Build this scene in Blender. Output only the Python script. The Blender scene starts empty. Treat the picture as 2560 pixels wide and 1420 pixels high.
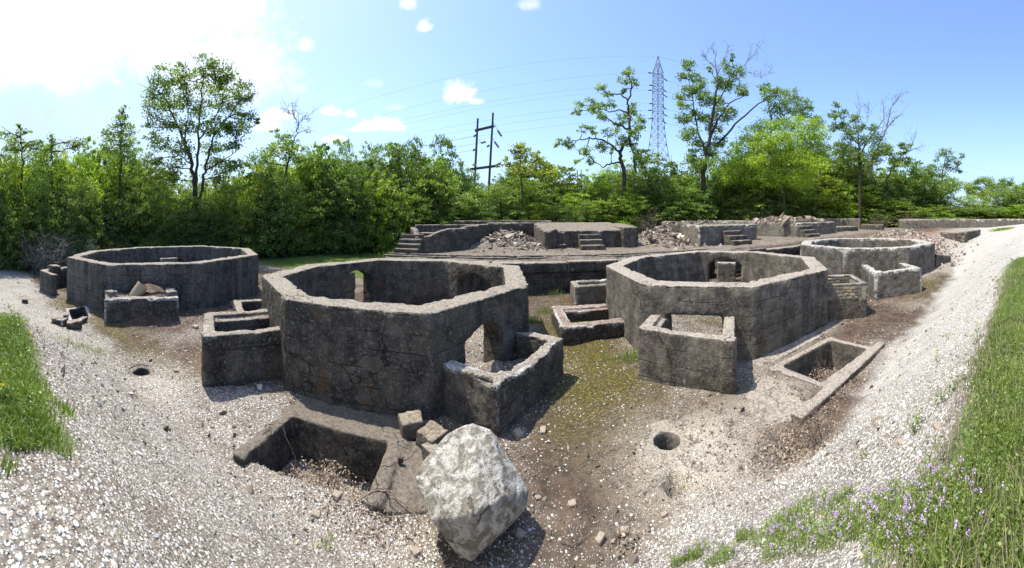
import bpy, math, random
import numpy as np
from mathutils import Vector
from mathutils.geometry import tessellate_polygon

sc = bpy.context.scene
COL = sc.collection
PI = math.pi
rng = np.random.default_rng(11)
random.seed(5)

# ------------------------------------------------------------------ camera
EYE = 4.4                       # eye above the pit floor, in metres
F = 820.0                       # the picture is a cylindrical panorama: 820 photo pixels per radian
HOR = 540.0
cam_d = bpy.data.cameras.new('camera')
cam = bpy.data.objects.new('camera', cam_d)
COL.objects.link(cam)
sc.camera = cam
cam_d.type = 'PANO'
cam_d.panorama_type = 'CENTRAL_CYLINDRICAL'
cam_d.central_cylindrical_radius = 1.0
cam_d.central_cylindrical_range_u_min = -1280 / F
cam_d.central_cylindrical_range_u_max = 1280 / F
cam_d.central_cylindrical_range_v_min = -(1420 - HOR) / F
cam_d.central_cylindrical_range_v_max = HOR / F
cam_d.clip_start = 0.05
cam_d.clip_end = 5000
cam.location = (0, 0, EYE)
cam.rotation_euler = (PI / 2, 0, 0)

# ------------------------------------------------------------------ sun and sky
SUN_EL = math.radians(66)
sun_h = Vector((-math.cos(math.radians(17)), math.sin(math.radians(17)), 0))
to_sun = Vector((sun_h.x * math.cos(SUN_EL), sun_h.y * math.cos(SUN_EL), math.sin(SUN_EL)))
sd = bpy.data.lights.new('sun', 'SUN')
sd.energy = 5.0
sd.angle = math.radians(0.5)
sd.color = (1.0, 0.965, 0.86)
sun = bpy.data.objects.new('sun', sd)
COL.objects.link(sun)
sun.rotation_euler = to_sun.to_track_quat('Z', 'Y').to_euler()
sun.location = (0, 0, 60)

world = bpy.data.worlds.new('World')
sc.world = world
world.use_nodes = True
wt = world.node_tree
for n in list(wt.nodes):
    wt.nodes.remove(n)


def NN(t, kind, **kw):
    n = t.nodes.new(kind)
    for k, v in kw.items():
        setattr(n, k, v)
    return n


def mth(t, op, a, b=None, c=None, clamp=False):
    n = t.nodes.new('ShaderNodeMath')
    n.operation = op
    n.use_clamp = clamp
    for i, v in enumerate((a, b, c)):
        if v is None:
            continue
        if isinstance(v, (int, float)):
            n.inputs[i].default_value = v
        else:
            t.links.new(v, n.inputs[i])
    return n.outputs[0]


def smooth(t, v, lo, hi, a=0.0, b=1.0):
    n = t.nodes.new('ShaderNodeMapRange')
    n.interpolation_type = 'SMOOTHSTEP'
    t.links.new(v, n.inputs['Value'])
    for k, q in (('From Min', lo), ('From Max', hi), ('To Min', a), ('To Max', b)):
        if isinstance(q, (int, float)):
            n.inputs[k].default_value = q
        else:
            t.links.new(q, n.inputs[k])
    return n.outputs['Result']


def mixc(t, f, a, b, blend='MIX'):
    n = t.nodes.new('ShaderNodeMix')
    n.data_type = 'RGBA'
    n.blend_type = blend
    for sock, v in ((n.inputs['Factor'], f), (n.inputs[6], a), (n.inputs[7], b)):
        if isinstance(v, (int, float)):
            sock.default_value = v
        elif isinstance(v, (tuple, list)):
            sock.default_value = tuple(v) + ((1,) if len(v) == 3 else ())
        else:
            t.links.new(v, sock)
    return n.outputs[2]


def noise(t, vec, scale, detail=4, rough=0.55, dist=0.0):
    n = t.nodes.new('ShaderNodeTexNoise')
    n.inputs['Scale'].default_value = scale
    n.inputs['Detail'].default_value = detail
    n.inputs['Roughness'].default_value = rough
    n.inputs['Distortion'].default_value = dist
    if vec is not None:
        t.links.new(vec, n.inputs['Vector'])
    return n.outputs['Fac']


def voro(t, vec, scale, feature='F1', rnd=1.0, out='Distance'):
    n = t.nodes.new('ShaderNodeTexVoronoi')
    n.feature = feature
    n.inputs['Scale'].default_value = scale
    n.inputs['Randomness'].default_value = rnd
    if vec is not None:
        t.links.new(vec, n.inputs['Vector'])
    return n.outputs[out]


def build_sky():
    t = wt
    out = NN(t, 'ShaderNodeOutputWorld')
    bg = NN(t, 'ShaderNodeBackground')
    bg.inputs['Strength'].default_value = 0.1
    sky = NN(t, 'ShaderNodeTexSky')
    sky.sky_type = 'NISHITA'
    sky.sun_disc = False
    sky.sun_elevation = SUN_EL
    sky.sun_rotation = math.atan2(sun_h.x, sun_h.y)
    sky.air_density = 1.0
    sky.dust_density = 1.6
    sky.ozone_density = 1.4
    tc = NN(t, 'ShaderNodeTexCoord')
    d = tc.outputs['Generated']
    sep = NN(t, 'ShaderNodeSeparateXYZ')
    t.links.new(d, sep.inputs[0])
    hl = mth(t, 'SQRT', mth(t, 'ADD', mth(t, 'MULTIPLY', sep.outputs[0], sep.outputs[0]),
                            mth(t, 'MULTIPLY', sep.outputs[1], sep.outputs[1])))
    az = mth(t, 'ARCTAN2', sep.outputs[0], sep.outputs[1])
    el = mth(t, 'ARCTAN2', sep.outputs[2], hl)
    n1 = noise(t, d, 4.0, 6, 0.6)
    n2 = noise(t, d, 22.0, 5, 0.62)
    n3 = noise(t, d, 60.0, 4, 0.6)
    w = mth(t, 'ADD', mth(t, 'MULTIPLY', mth(t, 'SUBTRACT', n2, 0.5), 1.0),
            mth(t, 'MULTIPLY', mth(t, 'SUBTRACT', n3, 0.5), 0.45))
    total = None
    # small fair-weather clouds: azimuth, elevation, half width, half height (degrees), density
    def C(px, py, wx, wy, k=1.0):
        return (math.degrees((px - 1280) / F), math.degrees(math.atan((HOR - py) / F)), math.degrees(wx / F), math.degrees(wy / F), k)
    clouds = [C(1147, 240, 46, 27, 1.25), C(960, 315, 60, 20, 1.2), C(1190, 255, 22, 9, 1.0), C(890, 325, 30, 9, .7), C(826, 281, 30, 15, .95),
              C(876, 287, 17, 11, .95), C(763, 116, 26, 19, .55), C(1063, 68, 20, 15, .8), C(1020, 10, 24, 18, .6), C(1318, 14, 32, 16, .4),
              C(840, 350, 40, 12, .75), C(700, 290, 55, 22, .7), C(668, 318, 45, 18, .7), C(745, 225, 30, 14, .3), C(930, 322, 30, 12, .8),
              C(560, 180, 190, 120, .55), C(940, 210, 30, 12, .2), C(700, 375, 60, 14, .6), C(990, 270, 30, 10, .25)]
    for a0, e0, ha, he, k in clouds:
        a0, e0, ha, he = map(math.radians, (a0, e0, ha, he))
        u = mth(t, 'DIVIDE', mth(t, 'SUBTRACT', az, a0), ha)
        v = mth(t, 'DIVIDE', mth(t, 'SUBTRACT', el, e0), he)
        v = mth(t, 'MULTIPLY', v, mth(t, 'ADD', 1.25, mth(t, 'MULTIPLY', mth(t, 'SIGN', v), -0.35)))
        dist = mth(t, 'SQRT', mth(t, 'ADD', mth(t, 'MULTIPLY', u, u), mth(t, 'MULTIPLY', v, v)))
        f = smooth(t, mth(t, 'ADD', dist, mth(t, 'MULTIPLY', w, 1.7)), 0.3, 1.2, mth(t, 'MULTIPLY', mth(t, 'ADD', 0.75, n3), k), 0.0)
        total = f if total is None else mth(t, 'MAXIMUM', total, f)
    # the big bright cloud bank round the sun's side of the sky, and thin veil below it
    u = mth(t, 'DIVIDE', mth(t, 'SUBTRACT', az, math.radians(-82)), math.radians(46))
    v = mth(t, 'DIVIDE', mth(t, 'SUBTRACT', el, math.radians(39)), math.radians(17))
    dist = mth(t, 'SQRT', mth(t, 'ADD', mth(t, 'MULTIPLY', u, u), mth(t, 'MULTIPLY', v, v)))
    warp = mth(t, 'ADD', mth(t, 'MULTIPLY', mth(t, 'SUBTRACT', n1, 0.5), 1.1), mth(t, 'MULTIPLY', w, 0.4))
    bank = smooth(t, mth(t, 'ADD', dist, warp), 0.72, 1.12, 1.0, 0.0)
    total = mth(t, 'MAXIMUM', total, bank)
    veil = mth(t, 'MULTIPLY', smooth(t, az, math.radians(0), math.radians(-80), 0.0, 0.8), smooth(t, n1, 0.25, 0.7, 0.35, 1.0))
    total = mth(t, 'MINIMUM', total, 1.0)
    skyc = mixc(t, 1.0, sky.outputs[0], SKY_TINT, 'MULTIPLY')
    haze = mixc(t, smooth(t, el, 0.0, 0.35, 0.55, 0.0), skyc, (3.9, 5.2, 6.8))
    haze = mixc(t, mth(t, 'MINIMUM', veil, 1.0), haze, (5.3, 6.4, 7.5))
    col = mixc(t, total, haze, (9.0, 9.2, 9.4))
    t.links.new(col, bg.inputs['Color'])
    t.links.new(bg.outputs[0], out.inputs['Surface'])


SKY_TINT = (1.9, 2.08, 2.38)
build_sky()
sc.view_settings.view_transform = 'Standard'
sc.view_settings.look = 'None'
sc.view_settings.exposure = 0.45
sc.view_settings.gamma = 1.0
sc.view_settings.use_curve_mapping = False
sc.cycles.max_bounces = 5
sc.cycles.diffuse_bounces = 3
sc.cycles.transmission_bounces = 2
sc.cycles.transparent_max_bounces = 4
sc.cycles.use_denoising = True


# ------------------------------------------------------------------ numeric helpers
def _hash(ix, iy, iz, seed):
    n = (ix.astype(np.int64) * 374761393 + iy.astype(np.int64) * 668265263 + iz.astype(np.int64) * 2147483647 // 7 + seed * 974711)
    n = (n ^ (n >> 13)) * 1274126177
    n = n & 0x7fffffff
    n = (n ^ (n >> 16)) * 668265263 & 0x7fffffff
    return (n & 0xffffff) / float(0xffffff)


def vnoise(p, scale=1.0, seed=0):
    """value noise in [-1, 1]; p is (N, 3) or (N, 2)"""
    p = np.asarray(p, dtype=np.float64) * scale
    if p.shape[1] == 2:
        p = np.concatenate([p, np.zeros((len(p), 1))], 1)
    i = np.floor(p)
    f = p - i
    f = f * f * (3 - 2 * f)
    i = i.astype(np.int64)
    r = np.zeros(len(p))
    for dx in (0, 1):
        wx = f[:, 0] if dx else 1 - f[:, 0]
        for dy in (0, 1):
            wy = f[:, 1] if dy else 1 - f[:, 1]
            for dz in (0, 1):
                wz = f[:, 2] if dz else 1 - f[:, 2]
                r += wx * wy * wz * _hash(i[:, 0] + dx, i[:, 1] + dy, i[:, 2] + dz, seed)
    return r * 2 - 1


def fbm(p, scale, oct_=3, seed=0, gain=0.5):
    r = 0
    a = 1.0
    tot = 0
    for k in range(oct_):
        r = r + a * vnoise(p, scale * 2 ** k, seed + 17 * k)
        tot += a
        a *= gain
    return r / tot


def sstep(x, a, b):
    t = np.clip((x - a) / (b - a), 0, 1)
    return t * t * (3 - 2 * t)


def S(px, py, z=0.0):
    """survey: the ground point (x, y) of the place that the photograph shows at px, py when it lies at height z"""
    r = (EYE - z) * F / (py - HOR)
    t = (px - 1280) / F
    return (r * math.sin(t), r * math.cos(t))


def R(px, r):
    t = (px - 1280) / F
    return (r * math.sin(t), r * math.cos(t))


def ZH(py, r):
    return EYE - (py - HOR) / F * r


def arr2mesh(name, verts, faces, mats, smooth_=False, midx=None, attrs=None, cols=None):
    me = bpy.data.meshes.new(name)
    verts = np.asarray(verts, dtype=np.float32)
    faces = np.asarray(faces, dtype=np.int32)
    n, k = faces.shape
    me.vertices.add(len(verts))
    me.vertices.foreach_set('co', verts.ravel())
    me.loops.add(n * k)
    me.loops.foreach_set('vertex_index', faces.ravel())
    me.polygons.add(n)
    me.polygons.foreach_set('loop_start', np.arange(0, n * k, k, dtype=np.int32))
    me.polygons.foreach_set('loop_total', np.full(n, k, dtype=np.int32))
    if midx is not None:
        me.polygons.foreach_set('material_index', np.asarray(midx, dtype=np.int32))
    me.polygons.foreach_set('use_smooth', np.full(n, smooth_, dtype=bool))
    for m in (mats if isinstance(mats, (list, tuple)) else [mats]):
        me.materials.append(m)
    me.update(calc_edges=True)
    for an, av in (attrs or {}).items():
        a = me.attributes.new(an, 'FLOAT', 'POINT')
        a.data.foreach_set('value', np.asarray(av, dtype=np.float32))
    for an, av in (cols or {}).items():
        a = me.attributes.new(an, 'FLOAT_COLOR', 'POINT')
        a.data.foreach_set('color', np.asarray(av, dtype=np.float32).ravel())
    return me


def ob(name, me, loc=(0, 0, 0), parent=None, label=None, cat=None, group=None, kind=None):
    o = bpy.data.objects.new(name, me)
    COL.objects.link(o)
    o.location = loc
    if parent is not None:
        o.parent = parent
    if label:
        o['label'] = label
    if cat:
        o['category'] = cat
    if group:
        o['group'] = group
    if kind:
        o['kind'] = kind
    return o


def thing(name, loc, label, cat, group=None):
    return ob(name, None, loc, None, label, cat, group)


def mesh_at(name, verts, faces, mat, loc=(0, 0, 0), **kw):
    v = np.asarray(verts, dtype=np.float64) - np.asarray(loc, dtype=np.float64)
    return arr2mesh(name, v, faces, mat, **kw)


# ------------------------------------------------------------------ solids
class Solid:
    """collects closed triangle shells"""

    def __init__(s):
        s.v = []
        s.f = []
        s.n = 0

    def add(s, v, f):
        v = np.asarray(v, float)
        f = np.asarray(f, int)
        s.v.append(v)
        s.f.append(f + s.n)
        s.n += len(v)

    def prism(s, poly, z0, z1):
        """poly CCW [(x, y)], z1 a number or one per corner"""
        n = len(poly)
        area = sum(poly[i][0] * poly[(i + 1) % n][1] - poly[(i + 1) % n][0] * poly[i][1] for i in range(n))
        z1 = [z1] * n if isinstance(z1, (int, float)) else list(z1)
        z0 = [z0] * n if isinstance(z0, (int, float)) else list(z0)
        if area < 0:
            poly = poly[::-1]
            z1 = z1[::-1]
            z0 = z0[::-1]
        v = [(p[0], p[1], z) for p, z in zip(poly, z0)] + [(p[0], p[1], z) for p, z in zip(poly, z1)]
        tri = tessellate_polygon([[Vector((p[0], p[1], 0)) for p in poly]])
        f = []
        for a, b, c in tri:
            pa, pb, pc = poly[a], poly[b], poly[c]
            cr = (pb[0] - pa[0]) * (pc[1] - pa[1]) - (pb[1] - pa[1]) * (pc[0] - pa[0])
            if cr < 0:
                b, c = c, b
            f.append((a + n, b + n, c + n))
            f.append((c, b, a))
        for i in range(n):
            j = (i + 1) % n
            f += [(i, j, j + n), (i, j + n, i + n)]
        s.add(v, f)
        return s

    def panel(s, p0, p1, thick, outline):
        """outline [(s, z)] along p0->p1, extruded by thick to the left of p0->p1"""
        p0 = np.array(p0, float)
        p1 = np.array(p1, float)
        d = (p1 - p0) / np.linalg.norm(p1 - p0)
        nrm = np.array([-d[1], d[0]])
        n = len(outline)
        area = sum(outline[i][0] * outline[(i + 1) % n][1] - outline[(i + 1) % n][0] * outline[i][1] for i in range(n))
        if area < 0:
            outline = outline[::-1]
        a = [(*(p0 + d * q[0]), q[1]) for q in outline]
        b = [(*(p0 + d * q[0] + nrm * thick), q[1]) for q in outline]
        tri = tessellate_polygon([[Vector((q[0], q[1], 0)) for q in outline]])
        f = []
        flip = thick > 0
        for i, j, k in tri:
            A, B, Cc = outline[i], outline[j], outline[k]
            cr = (B[0] - A[0]) * (Cc[1] - A[1]) - (B[1] - A[1]) * (Cc[0] - A[0])
            if cr < 0:
                j, k = k, j
            f.append((i, j, k))
            f.append((k + n, j + n, i + n))
        for i in range(n):
            j = (i + 1) % n
            f += [(j, i, i + n), (j, i + n, j + n)]
        f = np.array(f)
        if not flip:
            f = f[:, ::-1]
        s.add(a + b, f)
        return s


def wall_outline(L, z0, z1, holes=(), top=None):
    """holes: (s0, s1, zspring, rise) doorways down to z0; top: [(s, z)] broken skyline"""
    o = [(0, z0)]
    for a, b, zs, rise in sorted(holes):
        o += [(a, z0), (a, zs)]
        if rise > 0:
            for k in range(1, 8):
                q = k / 8
                o.append((a + (b - a) * q, zs + rise * math.sin(PI * q)))
        o += [(b, zs), (b, z0)]
    o += [(L, z0)]
    if top:
        o += sorted(top, key=lambda q: -q[0])
    else:
        o += [(L, z1), (0, z1)]
    return o


def rough(sol, voxel, amp=0.02, seed=0, erode=1.0, freq=1.0):
    """weld the shells into one skin of small faces, wear its edges and roughen it; returns verts, quads, edge-wear"""
    v = np.concatenate(sol.v)
    f = np.concatenate(sol.f)
    me = arr2mesh('tmp', v, f, [])
    o = bpy.data.objects.new('tmp', me)
    COL.objects.link(o)
    m = o.modifiers.new('r', 'REMESH')
    m.mode = 'VOXEL'
    m.voxel_size = voxel
    m.adaptivity = 0
    dg = bpy.context.evaluated_depsgraph_get()
    e = o.evaluated_get(dg)
    em = e.to_mesh()
    n = len(em.vertices)
    co = np.empty(n * 3)
    em.vertices.foreach_get('co', co)
    co = co.reshape(-1, 3)
    nl = len(em.loops)
    li = np.empty(nl, dtype=np.int32)
    em.loops.foreach_get('vertex_index', li)
    q = li.reshape(-1, 4)
    e.to_mesh_clear()
    bpy.data.objects.remove(o)
    bpy.data.meshes.remove(me)
    E = np.concatenate([q[:, [0, 1]], q[:, [1, 2]], q[:, [2, 3]], q[:, [3, 0]]])
    E = np.concatenate([E, E[:, ::-1]])
    deg = np.bincount(E[:, 0], minlength=n).astype(float)[:, None]

    def lap(c):
        s = np.stack([np.bincount(E[:, 0], weights=c[E[:, 1], k], minlength=n) for k in range(3)], 1)
        return s / deg - c

    def normals(c):
        fn = np.cross(c[q[:, 2]] - c[q[:, 0]], c[q[:, 3]] - c[q[:, 1]])
        nn = np.zeros((n, 3))
        for k in range(4):
            for a in range(3):
                nn[:, a] += np.bincount(q[:, k], weights=fn[:, a], minlength=n)
        return nn / (np.linalg.norm(nn, axis=1, keepdims=True) + 1e-12)

    c = co.copy()
    for k in range(3):
        c = c + 0.5 * lap(c)
    nn = normals(c)
    wear = -np.einsum('ij,ij->i', co - c, -nn) / voxel            # >0 on convex edges
    w = wear.copy()[:, None]
    for k in range(7):
        s = np.bincount(E[:, 0], weights=w[E[:, 1], 0], minlength=n)[:, None] / deg
        w = 0.5 * w + 0.5 * s
    wear = np.clip(w[:, 0] * 7, 0, 1)
    mask = np.clip(0.05 + 0.9 * fbm(co, 1.6 * freq, 2, seed + 3), 0, 1)[:, None] * min(erode, 1.2)
    c = co.copy()
    for k in range(2):
        c = c + mask * 0.8 * lap(c)
    c = c + 0.12 * lap(c)
    nn = normals(c)
    d = amp * (0.9 * fbm(c, 1.1 * freq, 2, seed) + 0.8 * fbm(c, 5 * freq, 2, seed + 5) + 0.5 * vnoise(c, 17 * freq, seed + 9))
    chip = np.clip(fbm(c, 2.6 * freq, 2, seed + 21) - 0.12, 0, 1) * wear
    d = d - chip * amp * 10 * erode
    pit = np.clip(vnoise(c, 7 * freq, seed + 31) - 0.72, 0, 1)
    d = d - pit * amp * 5
    c = c + nn * d[:, None]
    return c, q, wear


GROUNDZ = None
# ------------------------------------------------------------------ materials
def new_mat(name):
    m = bpy.data.materials.new(name)
    m.use_nodes = True
    t = m.node_tree
    b = t.nodes['Principled BSDF']
    b.inputs['Roughness'].default_value = 0.9
    b.inputs['Specular IOR Level'].default_value = 0.25
    return m, t, b


def bump(t, b, h, strength=0.5, dist=0.02):
    n = t.nodes.new('ShaderNodeBump')
    n.inputs['Strength'].default_value = strength
    n.inputs['Distance'].default_value = dist
    t.links.new(h, n.inputs['Height'])
    t.links.new(n.outputs[0], b.inputs['Normal'])


def attr(t, name, out='Fac'):
    n = t.nodes.new('ShaderNodeAttribute')
    n.attribute_name = name
    return n.outputs[out]


def ramp(t, f, stops):
    n = t.nodes.new('ShaderNodeValToRGB')
    t.links.new(f, n.inputs[0])
    e = n.color_ramp.elements
    while len(e) < len(stops):
        e.new(0.5)
    for k, (p, c) in enumerate(stops):
        e[k].position = p
        e[k].color = tuple(c) + (1,)
    return n.outputs[0]


def mapping(t, vec, scale):
    n = t.nodes.new('ShaderNodeMapping')
    n.inputs['Scale'].default_value = scale
    t.links.new(vec, n.inputs['Vector'])
    return n.outputs[0]


def concrete(name, dark=1.0, lime=0.5, rust=0.3, top=(0.34, 0.29, 0.235), pour=0.42, streak=0.5, grey=(0.205, 0.182, 0.145)):
    m, t, b = new_mat(name)
    g = t.nodes.new('ShaderNodeNewGeometry')
    pos = g.outputs['Position']
    sep = t.nodes.new('ShaderNodeSeparateXYZ')
    t.links.new(pos, sep.inputs[0])
    nz = t.nodes.new('ShaderNodeSeparateXYZ')
    t.links.new(g.outputs['True Normal'], nz.inputs[0])
    big = noise(t, pos, 0.55, 4, 0.6)
    mid = noise(t, pos, 2.4, 5, 0.65)
    fine = noise(t, pos, 14, 5, 0.7)
    grit = noise(t, pos, 55, 3, 0.75)
    strk = noise(t, mapping(t, pos, (3.2, 3.2, 0.28)), 1.0, 4, 0.6)
    dk = (0.030 * dark, 0.026 * dark, 0.022 * dark)
    f = mth(t, 'ADD', mth(t, 'MULTIPLY', mid, 0.5), mth(t, 'MULTIPLY', big, 0.35))
    f = mth(t, 'ADD', f, mth(t, 'MULTIPLY', strk, streak * 0.55))
    f = smooth(t, f, 0.42 + 0.08 * streak, 0.72 + 0.12 * streak)
    base = mixc(t, f, dk, grey)
    brown = mixc(t, smooth(t, noise(t, pos, 1.1, 3, 0.5), 0.45, 0.7), base, (0.085, 0.064, 0.047))
    base = mixc(t, 0.55, base, brown)
    # exposed aggregate: pale and dark grains
    cell = t.nodes.new('ShaderNodeTexVoronoi')
    cell.inputs['Scale'].default_value = 34
    t.links.new(pos, cell.inputs['Vector'])
    cr = t.nodes.new('ShaderNodeSeparateColor')
    t.links.new(cell.outputs['Color'], cr.inputs[0])
    grain = mth(t, 'MULTIPLY', mth(t, 'GREATER_THAN', cr.outputs[0], 0.6), smooth(t, cell.outputs['Distance'], 0.42, 0.25))
    grain = mth(t, 'MULTIPLY', grain, smooth(t, mid, 0.35, 0.62))
    base = mixc(t, mth(t, 'MULTIPLY', grain, 0.75), base, mixc(t, cr.outputs[1], (0.2, 0.17, 0.13), (0.42, 0.39, 0.34)))
    base = mixc(t, mth(t, 'MULTIPLY', smooth(t, grit, 0.5, 0.68), 0.55), base, (0.022, 0.019, 0.017))
    base = mixc(t, mth(t, 'MULTIPLY', smooth(t, fine, 0.52, 0.68), 0.5), base, (0.34, 0.325, 0.29))
    # lifts of the pour: thin uneven lines
    zz = mth(t, 'ADD', sep.outputs[2], mth(t, 'MULTIPLY', noise(t, pos, 0.9, 3, 0.6), 0.13))
    fr = mth(t, 'FRACT', mth(t, 'DIVIDE', zz, pour))
    line = smooth(t, mth(t, 'ABSOLUTE', mth(t, 'SUBTRACT', fr, 0.5)), 0.0, 0.035, 1.0, 0.0)
    line = mth(t, 'MULTIPLY', line, smooth(t, noise(t, pos, 1.7, 2, 0.5), 0.44, 0.56))
    side = smooth(t, mth(t, 'ABSOLUTE', nz.outputs[2]), 0.35, 0.75, 1.0, 0.0)
    line = mth(t, 'MULTIPLY', line, side)
    base = mixc(t, mth(t, 'MULTIPLY', line, 0.75), base, (0.02, 0.017, 0.015))
    # cracks
    wv = t.nodes.new('ShaderNodeVectorMath')
    wv.operation = 'ADD'
    t.links.new(pos, wv.inputs[0])
    nc = t.nodes.new('ShaderNodeTexNoise')
    nc.inputs['Scale'].default_value = 2.5
    nc.inputs['Detail'].default_value = 4
    t.links.new(pos, nc.inputs['Vector'])
    sc_ = t.nodes.new('ShaderNodeVectorMath')
    sc_.operation = 'SCALE'
    sc_.inputs['Scale'].default_value = 0.55
    t.links.new(nc.outputs['Color'], sc_.inputs[0])
    t.links.new(sc_.outputs[0], wv.inputs[1])
    ce = voro(t, wv.outputs[0], 0.75, 'DISTANCE_TO_EDGE')
    ce2 = voro(t, wv.outputs[0], 3.1, 'DISTANCE_TO_EDGE')
    crack = mth(t, 'MAXIMUM', mth(t, 'MULTIPLY', smooth(t, ce, 0.0, 0.009, 1.0, 0.0), smooth(t, noise(t, pos, 0.6, 2, 0.5), 0.46, 0.56)),
                mth(t, 'MULTIPLY', smooth(t, ce2, 0.0, 0.022, 0.6, 0.0), smooth(t, noise(t, pos, 0.8, 2, 0.5), 0.54, 0.64)))
    base = mixc(t, mth(t, 'MULTIPLY', crack, 0.85), base, (0.012, 0.01, 0.009))
    # rust and ochre stains
    rs = mth(t, 'MULTIPLY', smooth(t, noise(t, mapping(t, pos, (2.2, 2.2, 0.8)), 1.0, 4, 0.65), 0.6, 0.72), rust)
    base = mixc(t, rs, base, mixc(t, big, (0.06, 0.028, 0.016), (0.2, 0.11, 0.045)))
    # paler mix on faces that point up, and lime at broken edges
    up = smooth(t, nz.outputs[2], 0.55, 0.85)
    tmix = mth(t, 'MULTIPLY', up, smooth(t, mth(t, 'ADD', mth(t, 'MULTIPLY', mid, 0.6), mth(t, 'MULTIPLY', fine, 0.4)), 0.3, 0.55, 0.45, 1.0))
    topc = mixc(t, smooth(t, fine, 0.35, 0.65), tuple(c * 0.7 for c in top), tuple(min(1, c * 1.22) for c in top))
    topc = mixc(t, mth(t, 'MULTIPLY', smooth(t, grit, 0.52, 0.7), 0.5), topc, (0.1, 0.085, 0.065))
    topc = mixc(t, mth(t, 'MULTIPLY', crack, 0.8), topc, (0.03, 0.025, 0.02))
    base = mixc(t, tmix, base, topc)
    ed = attr(t, 'wear')
    lm = mth(t, 'MULTIPLY', mth(t, 'MULTIPLY', smooth(t, ed, 0.1, 0.6), smooth(t, noise(t, pos, 0.9, 5, 0.75), 0.66 - 0.22 * lime, 0.74 - 0.2 * lime)), min(1, lime * 1.4))
    lm = mth(t, 'MULTIPLY', lm, smooth(t, fine, 0.4, 0.52, 0.15, 1.0))
    base = mixc(t, lm, base, (0.56, 0.54, 0.5))
    t.links.new(base, b.inputs['Base Color'])
    h = mth(t, 'ADD', mth(t, 'MULTIPLY', fine, 0.7), mth(t, 'MULTIPLY', grit, 0.35))
    h = mth(t, 'ADD', h, mth(t, 'MULTIPLY', grain, 0.25))
    h = mth(t, 'SUBTRACT', h, mth(t, 'MULTIPLY', crack, 0.7))
    h = mth(t, 'SUBTRACT', h, mth(t, 'MULTIPLY', line, 0.5))
    bump(t, b, h, 1.0, 0.06)
    return m


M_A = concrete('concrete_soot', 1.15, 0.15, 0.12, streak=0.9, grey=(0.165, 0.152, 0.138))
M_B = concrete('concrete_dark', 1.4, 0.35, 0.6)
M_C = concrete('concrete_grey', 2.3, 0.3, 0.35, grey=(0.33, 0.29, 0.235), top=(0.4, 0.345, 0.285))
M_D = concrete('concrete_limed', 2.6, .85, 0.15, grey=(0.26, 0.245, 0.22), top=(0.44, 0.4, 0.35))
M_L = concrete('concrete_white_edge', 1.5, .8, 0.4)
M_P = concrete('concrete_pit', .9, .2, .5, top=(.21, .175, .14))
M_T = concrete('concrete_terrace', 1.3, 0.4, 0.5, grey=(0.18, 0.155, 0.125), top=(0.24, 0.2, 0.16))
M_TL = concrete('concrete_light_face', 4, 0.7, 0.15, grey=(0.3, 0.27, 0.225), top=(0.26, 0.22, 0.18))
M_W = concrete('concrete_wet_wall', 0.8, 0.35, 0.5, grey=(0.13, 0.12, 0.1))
M_BR = concrete('concrete_brown', 1.0, 0.9, 0.5, grey=(0.12, 0.09, 0.07), top=(0.33, 0.25, 0.21))


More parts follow.
